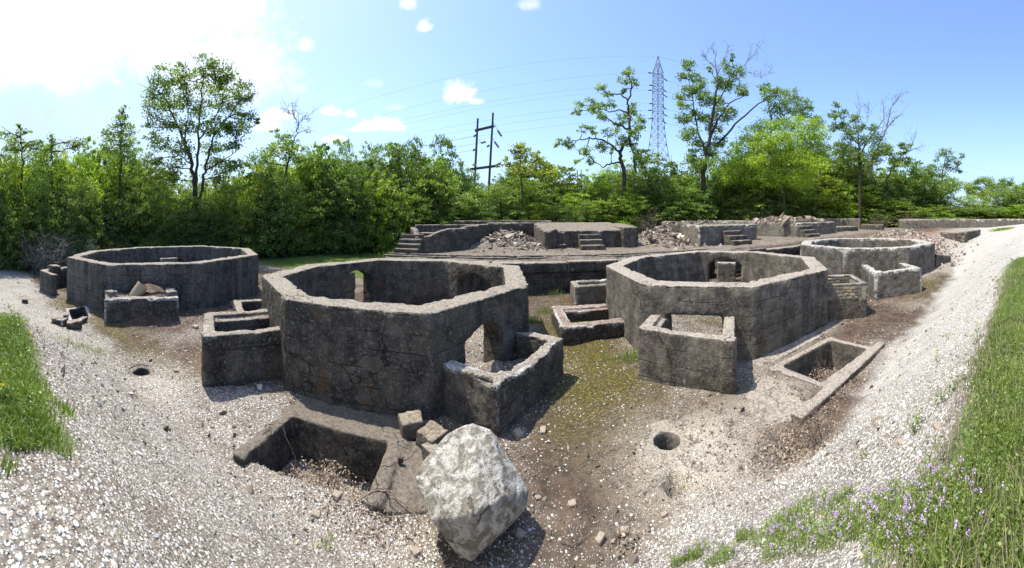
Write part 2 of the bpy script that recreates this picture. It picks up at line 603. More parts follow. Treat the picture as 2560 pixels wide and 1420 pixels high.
def ground_mat():
    m, t, b = new_mat('ground')
    g = t.nodes.new('ShaderNodeNewGeometry')
    pos = g.outputs['Position']
    zone = t.nodes.new('ShaderNodeSeparateColor')
    t.links.new(attr(t, 'zone', 'Color'), zone.inputs[0])
    grav, moss, pale = zone.outputs[0], zone.outputs[1], zone.outputs[2]
    z2 = t.nodes.new('ShaderNodeSeparateColor')
    t.links.new(attr(t, 'zone2', 'Color'), z2.inputs[0])
    red, grass, far = z2.outputs[0], z2.outputs[1], z2.outputs[2]
    big = noise(t, pos, 0.6, 4, 0.6)
    mid = noise(t, pos, 3.0, 5, 0.65)
    fine = noise(t, pos, 17, 5, 0.7)
    grit = noise(t, pos, 70, 3, 0.7)
    dirt = mixc(t, smooth(t, mid, 0.35, 0.65), (0.042, 0.028, 0.02), (0.1, 0.066, 0.045))
    dirt = mixc(t, smooth(t, big, 0.5, 0.7), dirt, (0.14, 0.1, 0.07))
    dirt = mixc(t, mth(t, 'MULTIPLY', smooth(t, grit, 0.55, 0.66), 0.5), dirt, (0.22, 0.165, 0.125))
    dirt = mixc(t, mth(t, 'MULTIPLY', grav, 0.75), dirt, mixc(t, smooth(t, fine, .35, .65), (0.13, 0.108, 0.083), (0.4, 0.36, 0.3)))
    dirt = mixc(t, mth(t, 'MULTIPLY', far, 0.9), dirt, mixc(t, smooth(t, grit, .4, .6), (0.36, 0.33, 0.28), (0.66, 0.63, 0.57)))
    dirt = mixc(t, red, dirt, mixc(t, mid, (0.12, 0.05, 0.03), (0.28, 0.14, 0.08)))
    mo = mth(t, 'MULTIPLY', moss, smooth(t, mth(t, 'ADD', mth(t, 'MULTIPLY', mid, 0.6), mth(t, 'MULTIPLY', fine, 0.4)), 0.3, 0.5))
    dirt = mixc(t, mo, dirt, mixc(t, smooth(t, fine, 0.45, 0.65), (0.05, 0.037, 0.012), (0.16, 0.14, 0.016)))
    pl = mth(t, 'MULTIPLY', pale, smooth(t, mth(t, 'ADD', mth(t, 'MULTIPLY', mid, 0.5), mth(t, 'MULTIPLY', fine, 0.5)), 0.36, 0.52))
    pcol = mixc(t, smooth(t, grit, 0.4, 0.6), (0.13, 0.1, 0.07), mixc(t, fine, (0.42, 0.36, 0.28), (0.7, 0.66, 0.57)))
    dirt = mixc(t, pl, dirt, pcol)
    hs = None
    col = dirt
    for sc_, amt in ((17, 0.8), (31, 1.0), (58, 0.9)):
        v = t.nodes.new('ShaderNodeTexVoronoi')
        v.inputs['Scale'].default_value = sc_
        t.links.new(pos, v.inputs['Vector'])
        c = t.nodes.new('ShaderNodeSeparateColor')
        t.links.new(v.outputs['Color'], c.inputs[0])
        thr = mth(t, 'ADD', 0.05, mth(t, 'ADD', mth(t, 'MULTIPLY', grav, 0.85 * amt), mth(t, 'MULTIPLY', mth(t, 'SUBTRACT', big, 0.5), 0.5)))
        on = mth(t, 'LESS_THAN', c.outputs[0], thr)
        body = smooth(t, v.outputs['Distance'], 0.48, 0.30)
        on = mth(t, 'MULTIPLY', on, body)
        stone = ramp(t, c.outputs[1], [(0.0, (0.16, 0.13, 0.11)), (0.22, (0.36, 0.31, 0.26)), (0.5, (0.52, 0.49, 0.44)), (1.0, (0.66, 0.64, 0.6))])
        col = mixc(t, on, col, stone)
        hgt = mth(t, 'MULTIPLY', on, mth(t, 'SUBTRACT', 1.0, v.outputs['Distance']))
        hgt = mth(t, 'MULTIPLY', hgt, 17.0 / sc_)
        hs = hgt if hs is None else mth(t, 'MAXIMUM', hs, hgt)
    gr = mixc(t, smooth(t, fine, 0.35, 0.65), (0.045, 0.07, 0.015), (0.13, 0.19, 0.04))
    col = mixc(t, mth(t, 'MULTIPLY', grass, smooth(t, mth(t, 'ADD', mid, mth(t, 'MULTIPLY', grass, 0.5)), 0.5, 0.75)), col, gr)
    t.links.new(col, b.inputs['Base Color'])
    h = mth(t, 'ADD', mth(t, 'MULTIPLY', hs, 0.8), mth(t, 'ADD', mth(t, 'MULTIPLY', fine, 0.5), mth(t, 'MULTIPLY', grit, 0.15)))
    bump(t, b, h, 0.9, 0.03)
    return m


M_G = ground_mat()


def stone_mat(name, stops, bscale=30, bstr=0.4):
    m, t, b = new_mat(name)
    g = t.nodes.new('ShaderNodeNewGeometry')
    f = noise(t, g.outputs['Position'], bscale, 4, 0.65)
    v = attr(t, 'tone')
    c = ramp(t, v, stops)
    c = mixc(t, smooth(t, f, 0.4, 0.7, 0.0, 0.35), c, (0.1, 0.085, 0.07))
    t.links.new(c, b.inputs['Base Color'])
    bump(t, b, f, bstr, 0.01)
    return m


M_ST = stone_mat('gravel_stones', [(0.0, (0.13, 0.11, 0.1)), (0.1, (0.3, 0.25, 0.2)), (0.25, (0.48, 0.43, 0.37)), (0.6, (0.62, 0.59, 0.54)), (0.93, (0.7, 0.68, 0.65)), (1.0, (0.5, 0.36, 0.2))])
M_RB = stone_mat('rubble_stones', [(0.0, (0.06, 0.045, 0.036)), (0.4, (0.15, 0.112, 0.085)), (0.7, (0.26, 0.21, 0.165)), (0.88, (0.4, 0.35, 0.29)), (0.96, (0.6, 0.57, 0.52)), (1.0, (0.32, 0.13, 0.07))])

# ------------------------------------------------------------------ survey of the foundations (metres, pit floor = 0)
TOPZ = 2.3
OCT_A = [S(*p, TOPZ) for p in [(166, 642), (256, 661), (499, 658), (647, 636), (623, 620), (505, 613), (340, 617), (226, 626)]]
OCT_B = [S(*p, TOPZ) for p in [(654, 688), (712, 748), (1076, 784), (1322, 712), (1299, 664), (1125, 647), (941, 645), (769, 660)]]
OCT_C = [S(*p, TOPZ) for p in [(1514, 664), (1604, 710), (1887, 716), (2070, 673), (2035, 641.5), (1887, 627), (1739, 626), (1581, 640)]]
DC = (20.5, 11.0)
_ph = [PI + 0.25 + k * PI / 4 for k in range(8)]
OCT_D = [(DC[0] + 4.9 * math.cos(a), DC[1] + 4.9 * math.sin(a)) for a in _ph]
WALL_Y = 18.35


def box_dist(x, y, poly):
    """distance outside a convex polygon given CCW (negative inside)"""
    n = len(poly)
    d = np.full(np.shape(x), -1e9)
    for i in range(n):
        ax, ay = poly[i]
        bx, by = poly[(i + 1) % n]
        L = math.hypot(bx - ax, by - ay)
        d = np.maximum(d, ((by - ay) * (x - ax) - (bx - ax) * (y - ay)) / L)
    return d


def ccw(p):
    a = sum(p[i][0] * p[(i + 1) % len(p)][1] - p[(i + 1) % len(p)][0] * p[i][1] for i in range(len(p)))
    return p if a > 0 else p[::-1]


PIT1 = ccw([(-4.42, 5.58), (-2.3, 5.88), (-2.2, 4.75), (-4.3, 4.25)])
PIT2 = ccw([(6.75, 6.35), (9.3, 6.35), (9.3, 4.95), (6.75, 4.95)])
HOLE1 = S(1667, 1103, 0.06)
HOLE2 = S(1690, 1215, 0.05)
HOLE3 = S(352, 928, 0.1)
PIT3 = ccw([S(172, 775, .15), S(212, 768, .15), S(222, 795, .15), S(180, 802, .15)])


def toe(x):
    return np.interp(x, [-30, -16, -9, -4, 0, 5, 12, 22, 40], [2.2, 2.6, 3.3, 4.0, 4.1, 3.9, 4.2, 4.8, 7.0])


def crest(x):
    return np.interp(x, [-40, -13, -5.2, 13, 40], [0.35, 0.45, 2.8, 2.8, 3.0])


def height(x, y, fine=True):
    x = np.asarray(x, float)
    y = np.asarray(y, float)
    p = np.stack([x.ravel(), y.ravel()], 1)
    n0 = fbm(p, 0.35, 3, 41).reshape(x.shape)
    z = np.interp(x, [-40, -18, -12, -6, -4, 1, 6, 12, 17, 24, 32, 60], [.3, .16, .12, .0, -.08, 0, .03, .12, .45, .8, 1.9, 2.6])
    z = z + 0.07 * n0
    t = np.clip((toe(x) - y) / (toe(x) - 0.35), 0, 1)
    t = np.where(t < 0.12, t * t / 0.24, t - 0.06) / 0.94
    t = np.where(t > 0.9, 0.9 + (t - 0.9) * 0.7, t)
    z = z + (crest(x) - z) * t
    back = sstep(y, WALL_Y + 0.15, WALL_Y + 0.5) * sstep(x, -8.0, -7.7)
    tz = np.interp(x, [-8, 10, 20, 34], [1.86, 1.9, 2.1, 2.4])
    z = z * (1 - back) + back * (tz + 0.05 * n0)
    # spoil and rubble heaps
    for mx, my, sx, sy, hh in HEAPS:
        z = z + hh * np.exp(-((x - mx) / sx) ** 2 - ((y - my) / sy) ** 2) * (1 + 0.25 * n0)
    z = z + 0.12 * np.maximum(0, n0) * sstep(y, 0, 3)
    if fine:
        n1 = fbm(p, 1.3, 3, 43).reshape(x.shape)
        n2 = fbm(p, 6.0, 2, 47).reshape(x.shape)
        z = z + 0.035 * n1 + 0.016 * n2
    # inside the foundations: rubble floor
    for pl, zz in ((OCT_A, 0.25), (OCT_B, 0.2), (OCT_C, -0.15), (OCT_D, 0.7)):
        d = box_dist(x, y, ccw(pl))
        w = sstep(-d, 0.35, 0.6)
        z = z * (1 - w) + w * (zz + 0.16 * n0 + 0.05 * vnoise(p, 2.0, 3).reshape(x.shape))
    for pl, z0_, z1_ in FILLS:
        d = box_dist(x, y, pl)
        w = sstep(-d, 0.12, 0.3)
        (ax, ay), (bx, by) = pl[0], pl[1]
        fr = np.abs(((bx - ax) * (y - ay) - (by - ay) * (x - ax)) / math.hypot(bx - ax, by - ay))
        z = z * (1 - w) + w * (z0_ + (z1_ - z0_) * np.clip(fr / 1.6, 0, 1) + 0.06 * n0)
    for pl, zz, a in ((PIT1, -0.85, .05), (PIT2, -0.85, .05), (PIT3, -0.45, .1)):
        d = box_dist(x, y, pl)
        w = sstep(-d, -0.14, 0.02)
        if pl is PIT1:
            (ax, ay), (bx, by) = pl[0], pl[1]
            L = math.hypot(bx - ax, by - ay)
            fr = ((bx - ax) * (y - ay) - (by - ay) * (x - ax)) / L
            side = -box_dist(x, y, [pl[0], pl[1], (pl[1][0] + (pl[2][0] - pl[1][0]) * 1.0, pl[2][1]), pl[3]])
            w = np.where(side > -0.14, sstep(fr, -0.12, 0.7), 0) * sstep(-d, -0.16, -0.02)
        z = z * (1 - w) + w * (zz + a * n0)
    for (hx, hy), rr, zz in ((HOLE1, 0.35, -1.3), (HOLE3, 0.33, -1.1), (HOLE2, 0.24, -0.4)):
        d = np.hypot(x - hx, y - hy)
        w = sstep(rr - d, 0, 0.08 if rr > .25 else .16)
        z = z * (1 - w) + w * zz
    return z


HEAPS = [(R(1265, 28)[0], 28.0, 3.0, 3.6, .85),      # broken slabs between the first two terrace blocks
         (R(1655, 30)[0], 27.5, 1.7, 3.0, 1.25),     # heap between second and third block
         (R(2260, 30)[0], 12.0, 4.6, 3.4, 1.6),      # pink spoil heap behind the right foundation
         (R(2330, 26)[0], 7.6, 2.4, 1.8, 0.7),
         (R(1935, 42)[0], R(1935, 42)[1], 2.5, 3, 1.2),
         (-.4, 9.0, .7, .5, .35),                    # fill in the doorway of the near foundation
         (OCT_A[1][0] * .5 + OCT_A[2][0] * .5 + .55, OCT_A[1][1] * .5 + OCT_A[2][1] * .5 - .25, .5, .8, 1.1)]


_fa = (np.array(OCT_A[2]) - np.array(OCT_A[1])) / math.dist(OCT_A[2], OCT_A[1])
_na = np.array([_fa[1], -_fa[0]])
_b0 = np.array([-12.38, 4.2])
_b1 = _b0 + _fa * 3.0
FILLS = [([tuple(_b0), tuple(_b1), tuple(_b1 - _na * 1.25), tuple(_b0 - _na * 1.25)], 0.95, 1.3),
         ([(3.3, 8.15), (4.94, 6.12), (6.3, 7.8), (4.7, 9.8)], -.55, -.4),
         ([(-1.72, 7.25), (-.27, 6.43), (1.41, 8.78), (.2, 9.65)][:4], .15, .4),
         ([(1.66, 10.85), (4.0, 11.0), (4.0, 13.5), (1.62, 13.55)], .15, .15)]
FILLS = [(p if sum(p[i][0] * p[(i + 1) % 4][1] - p[(i + 1) % 4][0] * p[i][1] for i in range(4)) > 0 else [p[1], p[0], p[3], p[2]], a_, b_) for p, a_, b_ in FILLS]


def axis(segs):
    o = []
    for a, b, s in segs:
        n = max(1, int(round((b - a) / s)))
        o += list(np.linspace(a, b, n, endpoint=False))
    return o


xs = np.array([-2500, -1200, -600, -300, -160, -100, -70, -50] + axis([(-38, -22, .8), (-22, -10, .2), (-10, 10.5, .1), (10.5, 28, .2), (28, 50, .7)])
              + [50, 70, 100, 160, 300, 600, 1200, 2500])
ys = np.array([-400, -100, -30, -10, -5, -3] + axis([(-2, -.4, .3), (-.4, 8.2, .1), (8.2, 21, .17), (21, 40, .4)]) + [40, 45, 55, 80, 130, 250, 600, 1200, 2500])
XX, YY = np.meshgrid(xs, ys)
ZZ = height(XX, YY)
ny, nx = XX.shape
P2 = np.stack([XX.ravel(), YY.ravel()], 1)


def fields(x, y):
    """which ground cover: gravel, moss, pale crust, red earth, grass (0-1 each)"""
    p = np.stack([x, y], 1)
    nz = fbm(p, 0.7, 3, 71)
    nf = fbm(p, 2.3, 2, 75)
    tt = toe(x)
    lim = tt + 0.25 + np.interp(x, [-20, -12, -7, -5, -1.8, -.8, 1, 2.3, 6, 30], [-.4, .2, 1.4, 2.0, 1.2, -.4, -.7, -.2, -.3, 0])
    g = sstep(lim + 0.5 * nz + 0.25 * nf - y, -0.5, 0.6)
    g = g * (0.82 + 0.3 * np.clip(nf, -1, 1))
    g = np.maximum(g, 0.32 * sstep(9 - y, 0, 1) * sstep(nz, -.1, .5))
    # lime rubble round the walls
    for pl in (OCT_B, OCT_C, OCT_D):
        d = box_dist(x, y, ccw(pl))
        g = np.maximum(g, 0.5 * np.exp(-(np.maximum(d, 0) / 0.55) ** 2) * (0.7 + 0.8 * nf))
    g = g * (1 - 0.6 * sstep(y, WALL_Y, WALL_Y + 1))
    g = np.maximum(g, 0.75 * sstep(x, 23, 26) * sstep(14 - y, 0, 4))
    mo = np.exp(-((x - 2.3) / 1.2) ** 2 - ((y - 10) / 3.4) ** 2) * 1.5
    mo += 1.3 * np.exp(-((x - 2.2) / 1.0) ** 2 - ((y - 8.2) / 1.2) ** 2)
    mo += 0.9 * np.exp(-((x - 2.6) / 1.6) ** 2 - ((y - 14) / 3.0) ** 2)
    mo += 0.9 * np.exp(-((x + 11) / 2.8) ** 2 - ((y - 4.3) / 0.9) ** 2) + 0.7 * np.exp(-((x + 15.5) / 2) ** 2 - ((y - 3.2) / 0.8) ** 2)
    mo += 1.2 * np.exp(-((x - 17.5) / 2.0) ** 2 - ((y - 5.6) / 0.9) ** 2) + .6 * np.exp(-((x - 1.2) / .6) ** 2 - ((y - 6.6) / 0.6) ** 2)
    mo += 1.0 * np.exp(-((x - 8.5) / 1.5) ** 2 - ((y - 12) / 1.5) ** 2)
    mo = np.clip(mo * (0.8 + 0.6 * nz), 0, 1)
    g = g * (1 - 0.75 * mo)
    g = g * (1 - .9 * np.clip(1.3 * np.exp(-((x - .95) / .9) ** 2 - ((y - 5.9) / 1.7) ** 2), 0, 1))
    g = g * (1 - .7 * np.clip(1.3 * np.exp(-((x - 12.5) / 3.5) ** 2 - ((y - 5.9) / 1.3) ** 2), 0, 1))
    g = g * np.interp(x, [-12, -2, 1.5], [.8, .8, 1.0])
    pa = 1.2 * np.exp(-((x - 3.15) / 1.15) ** 2 - ((y - 5.0) / 1.2) ** 2) + 0.8 * np.exp(-((x - 5.6) / 1.3) ** 2 - ((y - 5.5) / .8) ** 2)
    pa += 0.8 * np.exp(-((x + 7.4) / .9) ** 2 - ((y - 4.0) / .5) ** 2) + .35 * sstep(y, WALL_Y, WALL_Y + .4) * sstep(30 - y, 0, 2)
    pa = np.clip(pa, 0, 1)
    rd = np.clip(1.2 * np.exp(-((x - R(2370, 38)[0]) / 8) ** 2 - ((y - 13) / 5) ** 2) + .9 * np.exp(-((x - R(2260, 30)[0]) / 5) ** 2 - ((y - 11) / 4) ** 2), 0, 1) * .9
    gs = np.zeros_like(x)
    gs = np.maximum(gs, sstep(0.62 + 0.12 * nf - y, -0.1, 0.15) * sstep(x, 1.0, 1.5) * sstep(14 - x, 0, 3))
    gs = np.maximum(gs, sstep(0.55 + 0.2 * nf - y, -0.1, 0.2) * sstep(x, -6.8, -6.0) * sstep(-2.25 - x, 0, .3))
    gs = np.maximum(gs, sstep(-0.4 - y, 0, .5))
    lawn = sstep(y, WALL_Y + 1.5, WALL_Y + 3.5) * sstep(-7.9 - x, 0, .4)
    gs = np.maximum(gs, lawn)
    gs = np.maximum(gs, sstep(y, 36, 40))
    g = g * (1 - 0.8 * gs)
    return np.clip(g, 0, 1), mo, pa, rd, gs


gF, mF, pF, rF, grF = fields(P2[:, 0], P2[:, 1])
o1 = np.ones_like(gF)
idx = np.arange(ny * nx).reshape(ny, nx)
quads = np.stack([idx[:-1, :-1].ravel(), idx[:-1, 1:].ravel(), idx[1:, 1:].ravel(), idx[1:, :-1].ravel()], 1)
ob('ground', arr2mesh('ground', np.stack([XX.ravel(), YY.ravel(), ZZ.ravel()], 1), quads, M_G, True,
                      cols={'zone': np.stack([gF, mF, pF, o1], 1), 'zone2': np.stack([rF, grF, gF * (sstep(P2[:, 0], 3, 7.5) * .9 + .3 * sstep(-P2[:, 0], 8, 12)) * sstep(9 - P2[:, 1], 0, 2), o1], 1)}), kind='structure')


def gz(x, y):
    return float(height(np.array([x]), np.array([y]))[0])


# ------------------------------------------------------------------ concrete things
def concrete_thing(name, sol, mat, voxel, label, cat, amp=0.02, seed=0, erode=1.0, parent=None, loc=None, group=None, freq=1.0, kind=None):
    v, q, w = rough(sol, voxel, amp, seed, erode, freq)
    if loc is None:
        loc = (float(v[:, 0].mean()), float(v[:, 1].mean()), float(max(0, v[:, 2].min()))) if parent is None else tuple(parent.location)
    me = mesh_at(name, v, q, mat, loc, smooth_=True, attrs={'wear': w})
    return ob(name, me, (0, 0, 0) if parent is not None else loc, parent, label, cat, group, kind)


def ring(sol, pts, thick, z0, z1, holes={}, tops={}):
    """an eight-sided wall; pts run clockwise or not, made so that thick goes inward"""
    n = len(pts)
    a = sum(pts[i][0] * pts[(i + 1) % n][1] - pts[(i + 1) % n][0] * pts[i][1] for i in range(n))
    for i in range(n):
        p0, p1 = pts[i], pts[(i + 1) % n]
        L = math.hypot(p1[0] - p0[0], p1[1] - p0[1])
        sol.panel(p0, p1, thick if a > 0 else -thick, wall_outline(L, z0, z1, holes.get(i, ()), tops.get(i)))


# A: far left
s = Solid()
ring(s, OCT_A, 0.6, -0.3, TOPZ, {1: [(1.25, 2.75, 1.1, 0.35)], 5: [(1.6, 3.0, 1.3, 0.3)]})
concrete_thing('octagonal_foundation', s, M_A, 0.085, 'sooty streaked eight-sided concrete foundation in front of the trees, leftmost of the four', 'foundation', 0.018, 3, .7)
# B: the near one
LB = math.dist(OCT_B[2], OCT_B[3])
s = Solid()
ring(s, OCT_B, 0.72, -0.35, TOPZ, {2: [(1.15, 2.55, 1.35, 0.3)], 6: [(.85, 2.45, 1.6, 0.33)], 4: [(1.0, 2.8, 1.5, 0.38)]},
     {2: [(0, TOPZ), (LB - .5, TOPZ), (LB - .15, TOPZ - .06), (LB, TOPZ - .1)]})
concrete_thing('octagonal_foundation', s, M_B, 0.056, 'large dark eight-sided concrete foundation behind the white boulder, nearest of the four', 'foundation', 0.02, 5, 1.0)
# C
s = Solid()
ring(s, OCT_C, 0.7, -0.35, TOPZ, {1: [(0.8, 2.45, 1.42, 0.0)], 5: [(.8, 2.75, 1.55, 0.4)]})
concrete_thing('octagonal_foundation', s, M_C, 0.062, 'grey eight-sided concrete foundation with a square bin in front and a brick bin beside it', 'foundation', 0.018, 8, .9)
# D
s = Solid()
ring(s, OCT_D, 0.75, 0.0, 2.55, {5: [(1.2, 2.6, 1.6, 0.3)]})
concrete_thing('octagonal_foundation', s, M_D, 0.085, 'pale limed eight-sided concrete foundation near the spoil heap, rightmost of the four', 'foundation', 0.03, 12, 1.5)


def U(v):
    v = np.array(v, float)
    return v / np.linalg.norm(v)


def bin_(label, corners, thick, z1, z0, mat, voxel, closed=True, seed=0, amp=.018, erode=1.0, tops=None, ledge=None, name='concrete_bin'):
    """corners: outer corners in order, open (no wall) between the last and the first when not closed"""
    cs = [np.array(c, float) for c in corners]
    s = Solid()
    n = len(cs)
    cen = sum(cs) / n
    tops = tops or {}
    for i in range(n if closed else n - 1):
        a, b = cs[i], cs[(i + 1) % n]
        d = U(b - a)
        nrm = np.array([-d[1], d[0]])
        th = thick if np.dot(nrm, cen - a) > 0 else -thick
        L = np.linalg.norm(b - a)
        s.panel(a, b, th, wall_outline(L, z0, z1, (), tops.get(i)))
        if ledge and i in ledge:
            drop, wd = ledge[i]
            sg = 1 if th > 0 else -1
            off = nrm * sg * (abs(th) - .03)
            s.panel(a + off, b + off, (wd + .03) * sg, wall_outline(L, z0, z1 - drop))
    return concrete_thing(name, s, mat, voxel, label, 'concrete bin', amp, seed, erode)


# bin left of B
u = U(np.array(OCT_B[1]) - np.array(OCT_B[0]))
P1 = np.array([-6.68, 4.85])
Q1 = np.array([-5.5, 6.95])
P2_ = P1 - u * 2.05
Q2 = P2_ + (Q1 - P1)
bin_('dark rectangular concrete bin against the left side of the nearest foundation', [Q1, P1, P2_, Q2], 0.32, 1.38, -.3, M_B, 0.045, False, 21,
     ledge={2: (.14, .2)}, tops={})
s = Solid()
a_ = Q2 + np.array([.1, .35])
s.panel(P2_ + (Q2 - P2_) * .45 - u * .02, P2_ + (Q2 - P2_) * .45 - u * 1.5, -.3, wall_outline(1.48, -.2, 1.28))
s.panel(P2_ + (Q2 - P2_) * .45 - u * 1.5, Q2 - u * 1.3, .3, wall_outline(1.6, -.2, 1.28))
s.panel(Q2 - u * .1, Q2 - u * 1.5, .3, wall_outline(1.5, -.2, 1.0))
concrete_thing('concrete_bin', s, M_B, .06, 'small low grooved concrete bin behind the dark rectangular bin of the nearest foundation', 'concrete bin', .015, 23)
# bin right of B, outer wall broken white
u = U(np.array(OCT_B[3]) - np.array(OCT_B[2]))
nrm = np.array([u[1], -u[0]])
C0 = np.array([-1.72, 7.25])
C1 = np.array([-.27, 6.43])
C2 = C1 + u * 2.9
C3 = C2 - nrm * 1.5
bin_('broken concrete bin with a whitened outer edge right of the nearest foundation', [C0, C1, C2, C3], 0.34, 1.12, -.35, M_L, 0.045, False, 25, .024, 1.6,
     tops={1: [(0, 1.12), (.5, 1.1), (1.3, .98), (2.0, 1.02), (2.3, 1.14), (2.9, 1.1)], 2: [(0, 1.1), (.25, 1.12), (1.4, 1.1)]})
# bin in front of C
C0 = S(1680, 775, 1.4)
C1 = np.array([3.3, 8.15])
C2 = np.array([4.94, 6.12])
C3 = C2 + (np.array([6.35, 7.85]) - C2)
C0 = C1 + (C3 - C2) * 1.0
bin_('tall square concrete bin with an intact front in front of the grey foundation', [C0, C1, C2, C3], 0.33, 1.4, -.3, M_C, 0.045, False, 27, .016, 1.1,
     ledge={0: (.1, .16)})
# low U bin left of C
bin_('low reddish concrete bin with black inner wall on the mossy floor', [(3.95, 13.5), (1.62, 13.55), (1.66, 10.85), (4.1, 11.0)], 0.42, .66, -.2, M_BR, .05, False, 31, .022, 1.5,
     ledge={0: (.1, .15)})
bin_('low square concrete bin behind the reddish bin, at the back left of the grey foundation', [(5.6, 17.4), (3.06, 17.2), (3.06, 15.8), (5.5, 15.9)], 0.35, .95, -.2, M_TL, .06, False, 33)
# bins of A
fA = U(np.array(OCT_A[2]) - np.array(OCT_A[1]))
nA = np.array([fA[1], -fA[0]])
B0 = np.array([-12.38, 4.2])
B1 = B0 + fA * 3.0
bin_('cracked concrete bin full of soil in front of the leftmost foundation', [B0 - nA * 1.15, B0, B1, B1 - nA * 1.15], .4, 1.12, -.2, M_L, .055, False, 35, .03, 1.4,
     tops={1: [(0, 1.05), (.8, 1.12), (3.0, 1.12)], 0: [(0, 1.2), (.6, 1.25), (1.15, 1.0)]})
bin_('small mossy concrete bin on the far left end of the leftmost foundation', [(-17.0, 2.9), (-18.8, 2.45), (-19.8, 4.3), (-18.0, 5.4)], .35, 1.3, -.1, M_A, .08, False, 37)
# bin of D
bin_('pale whitewashed concrete bin in front of the rightmost foundation', [(16.0, 8.9), (14.2, 7.1), (16.3, 5.4), (18.1, 7.3)], .38, 1.68, .1, M_D, .07, False, 39, .025, 1.5,
     tops={1: [(0, 1.62), (1.2, 1.68), (2.2, 1.72), (2.7, 1.55)]})
s = Solid()
s.prism([(21.9, 6.2), (23.6, 5.6), (23.8, 6.1), (22.1, 6.8)], .4, [1.75, 1.45, 1.45, 1.8])
concrete_thing('concrete_stub', s, M_T, .08, 'short concrete stub wall at the right end of the pale foundation', 'wall')

# ------------------------------------------------------------------ brick bin beside C
BB = [np.array(p) for p in [(10.85, 7.72), (12.12, 6.42), (13.7, 8.1), (12.45, 9.4)]]
BB = [np.array(BB[0]), np.array(BB[1]), BB[1] + (BB[2] - BB[1]) * .98, BB[0] + (BB[2] - BB[1]) * .98]
root = thing('brick_bin', (12.1, 7.7, 0.1), 'concrete bin topped with pale brick courses at the right side of the grey foundation', 'brick bin')
s = Solid()
cen = sum(BB) / 4
for i in range(4):
    a, b = BB[i], BB[(i + 1) % 4]
    s.panel(a, b, .3, wall_outline(np.linalg.norm(b - a), -.2, .98))
concrete_thing('base_wall', s, M_C, .05, None, None, .02, 44, 1.2, parent=root)
s = Solid()
for i in range(4):
    a, b = BB[i], BB[(i + 1) % 4]
    s.panel(a, b, .24, wall_outline(np.linalg.norm(b - a), 1.5, 1.6))
concrete_thing('cap', s, M_TL, .04, None, None, .008, 45, .6, parent=root)
s = Solid()
for i in range(4):
    a, b = BB[i], BB[(i + 1) % 4]
    d = U(b - a)
    n_ = np.array([-d[1], d[0]])
    s.panel(a + n_ * .02 + d * .02, b + n_ * .02 - d * .02, .18, wall_outline(np.linalg.norm(b - a) - .04, .97, 1.51))
v, f = np.concatenate(s.v), np.concatenate(s.f)
m_mort, t, b = new_mat('mortar')
b.inputs['Base Color'].default_value = (.3, .26, .21, 1)
ob('mortar', mesh_at('mortar', v, f, m_mort, root.location), parent=root)


def brick_mat():
    m, t, b = new_mat('pale_brick')
    oi = t.nodes.new('ShaderNodeObjectInfo')
    g = t.nodes.new('ShaderNodeNewGeometry')
    f = noise(t, g.outputs['Position'], 14, 4, .65)
    c = ramp(t, oi.outputs['Random'], [(0, (.12, .11, .10)), (.3, (.2, .18, .16)), (.6, (.34, .27, .19)), (1, (.42, .33, .22))])
    c = mixc(t, smooth(t, f, .4, .65), c, (.1, .085, .07))
    t.links.new(c, b.inputs['Base Color'])
    bump(t, b, f, .5, .02)
    return m


M_BRICK = brick_mat()


def bevel_box(name, dims, mat, bev=.012, jit=0.006, seed=0):
    import bmesh
    bm = bmesh.new()
    bmesh.ops.create_cube(bm, size=1)
    for v_ in bm.verts:
        v_.co = Vector((v_.co.x * dims[0], v_.co.y * dims[1], v_.co.z * dims[2]))
    bmesh.ops.bevel(bm, geom=bm.edges[:], offset=bev, segments=1, affect='EDGES')
    rr = random.Random(seed)
    for v_ in bm.verts:
        v_.co += Vector((rr.uniform(-jit, jit), rr.uniform(-jit, jit), rr.uniform(-jit, jit)))
    me = bpy.data.meshes.new(name)
    bm.to_mesh(me)
    bm.free()
    me.materials.append(mat)
    return me


BM = [bevel_box('brick', (.235, .1, .105), M_BRICK, .014, .006, k) for k in range(4)]
BH = [bevel_box('brick', (.115, .1, .105), M_BRICK, .014, .006, k + 9) for k in range(3)]
for i in range(4):
    a, b = BB[i], BB[(i + 1) % 4]
    d = U(b - a)
    n_ = np.array([-d[1], d[0]])
    L = np.linalg.norm(b - a)
    ang = math.atan2(d[1], d[0])
    for side_ in (0, 1):
        if side_ and i in (0, 1):
            continue
        for cz in range(4):
            zc = 1.035 + cz * .13
            p = .0 if cz % 2 else .13
            if p:
                ps = [(.055, 1)] + [(.13 + .13 + .26 * k, 0) for k in range(int((L - .26) / .26))]
            else:
                ps = [(.13 + .26 * k, 0) for k in range(int(L / .26))]
            for q_, half in ps:
                if q_ > L - .1:
                    continue
                off = .035 if not side_ else .20
                c = a + d * q_ + n_ * off
                o = ob('brick', (BH if half else BM)[random.randrange(3)], (c[0] - root.location.x, c[1] - root.location.y, zc - root.location.z), root)
                o.rotation_euler = (random.uniform(-.02, .02), random.uniform(-.02, .02), ang + random.uniform(-.03, .03))

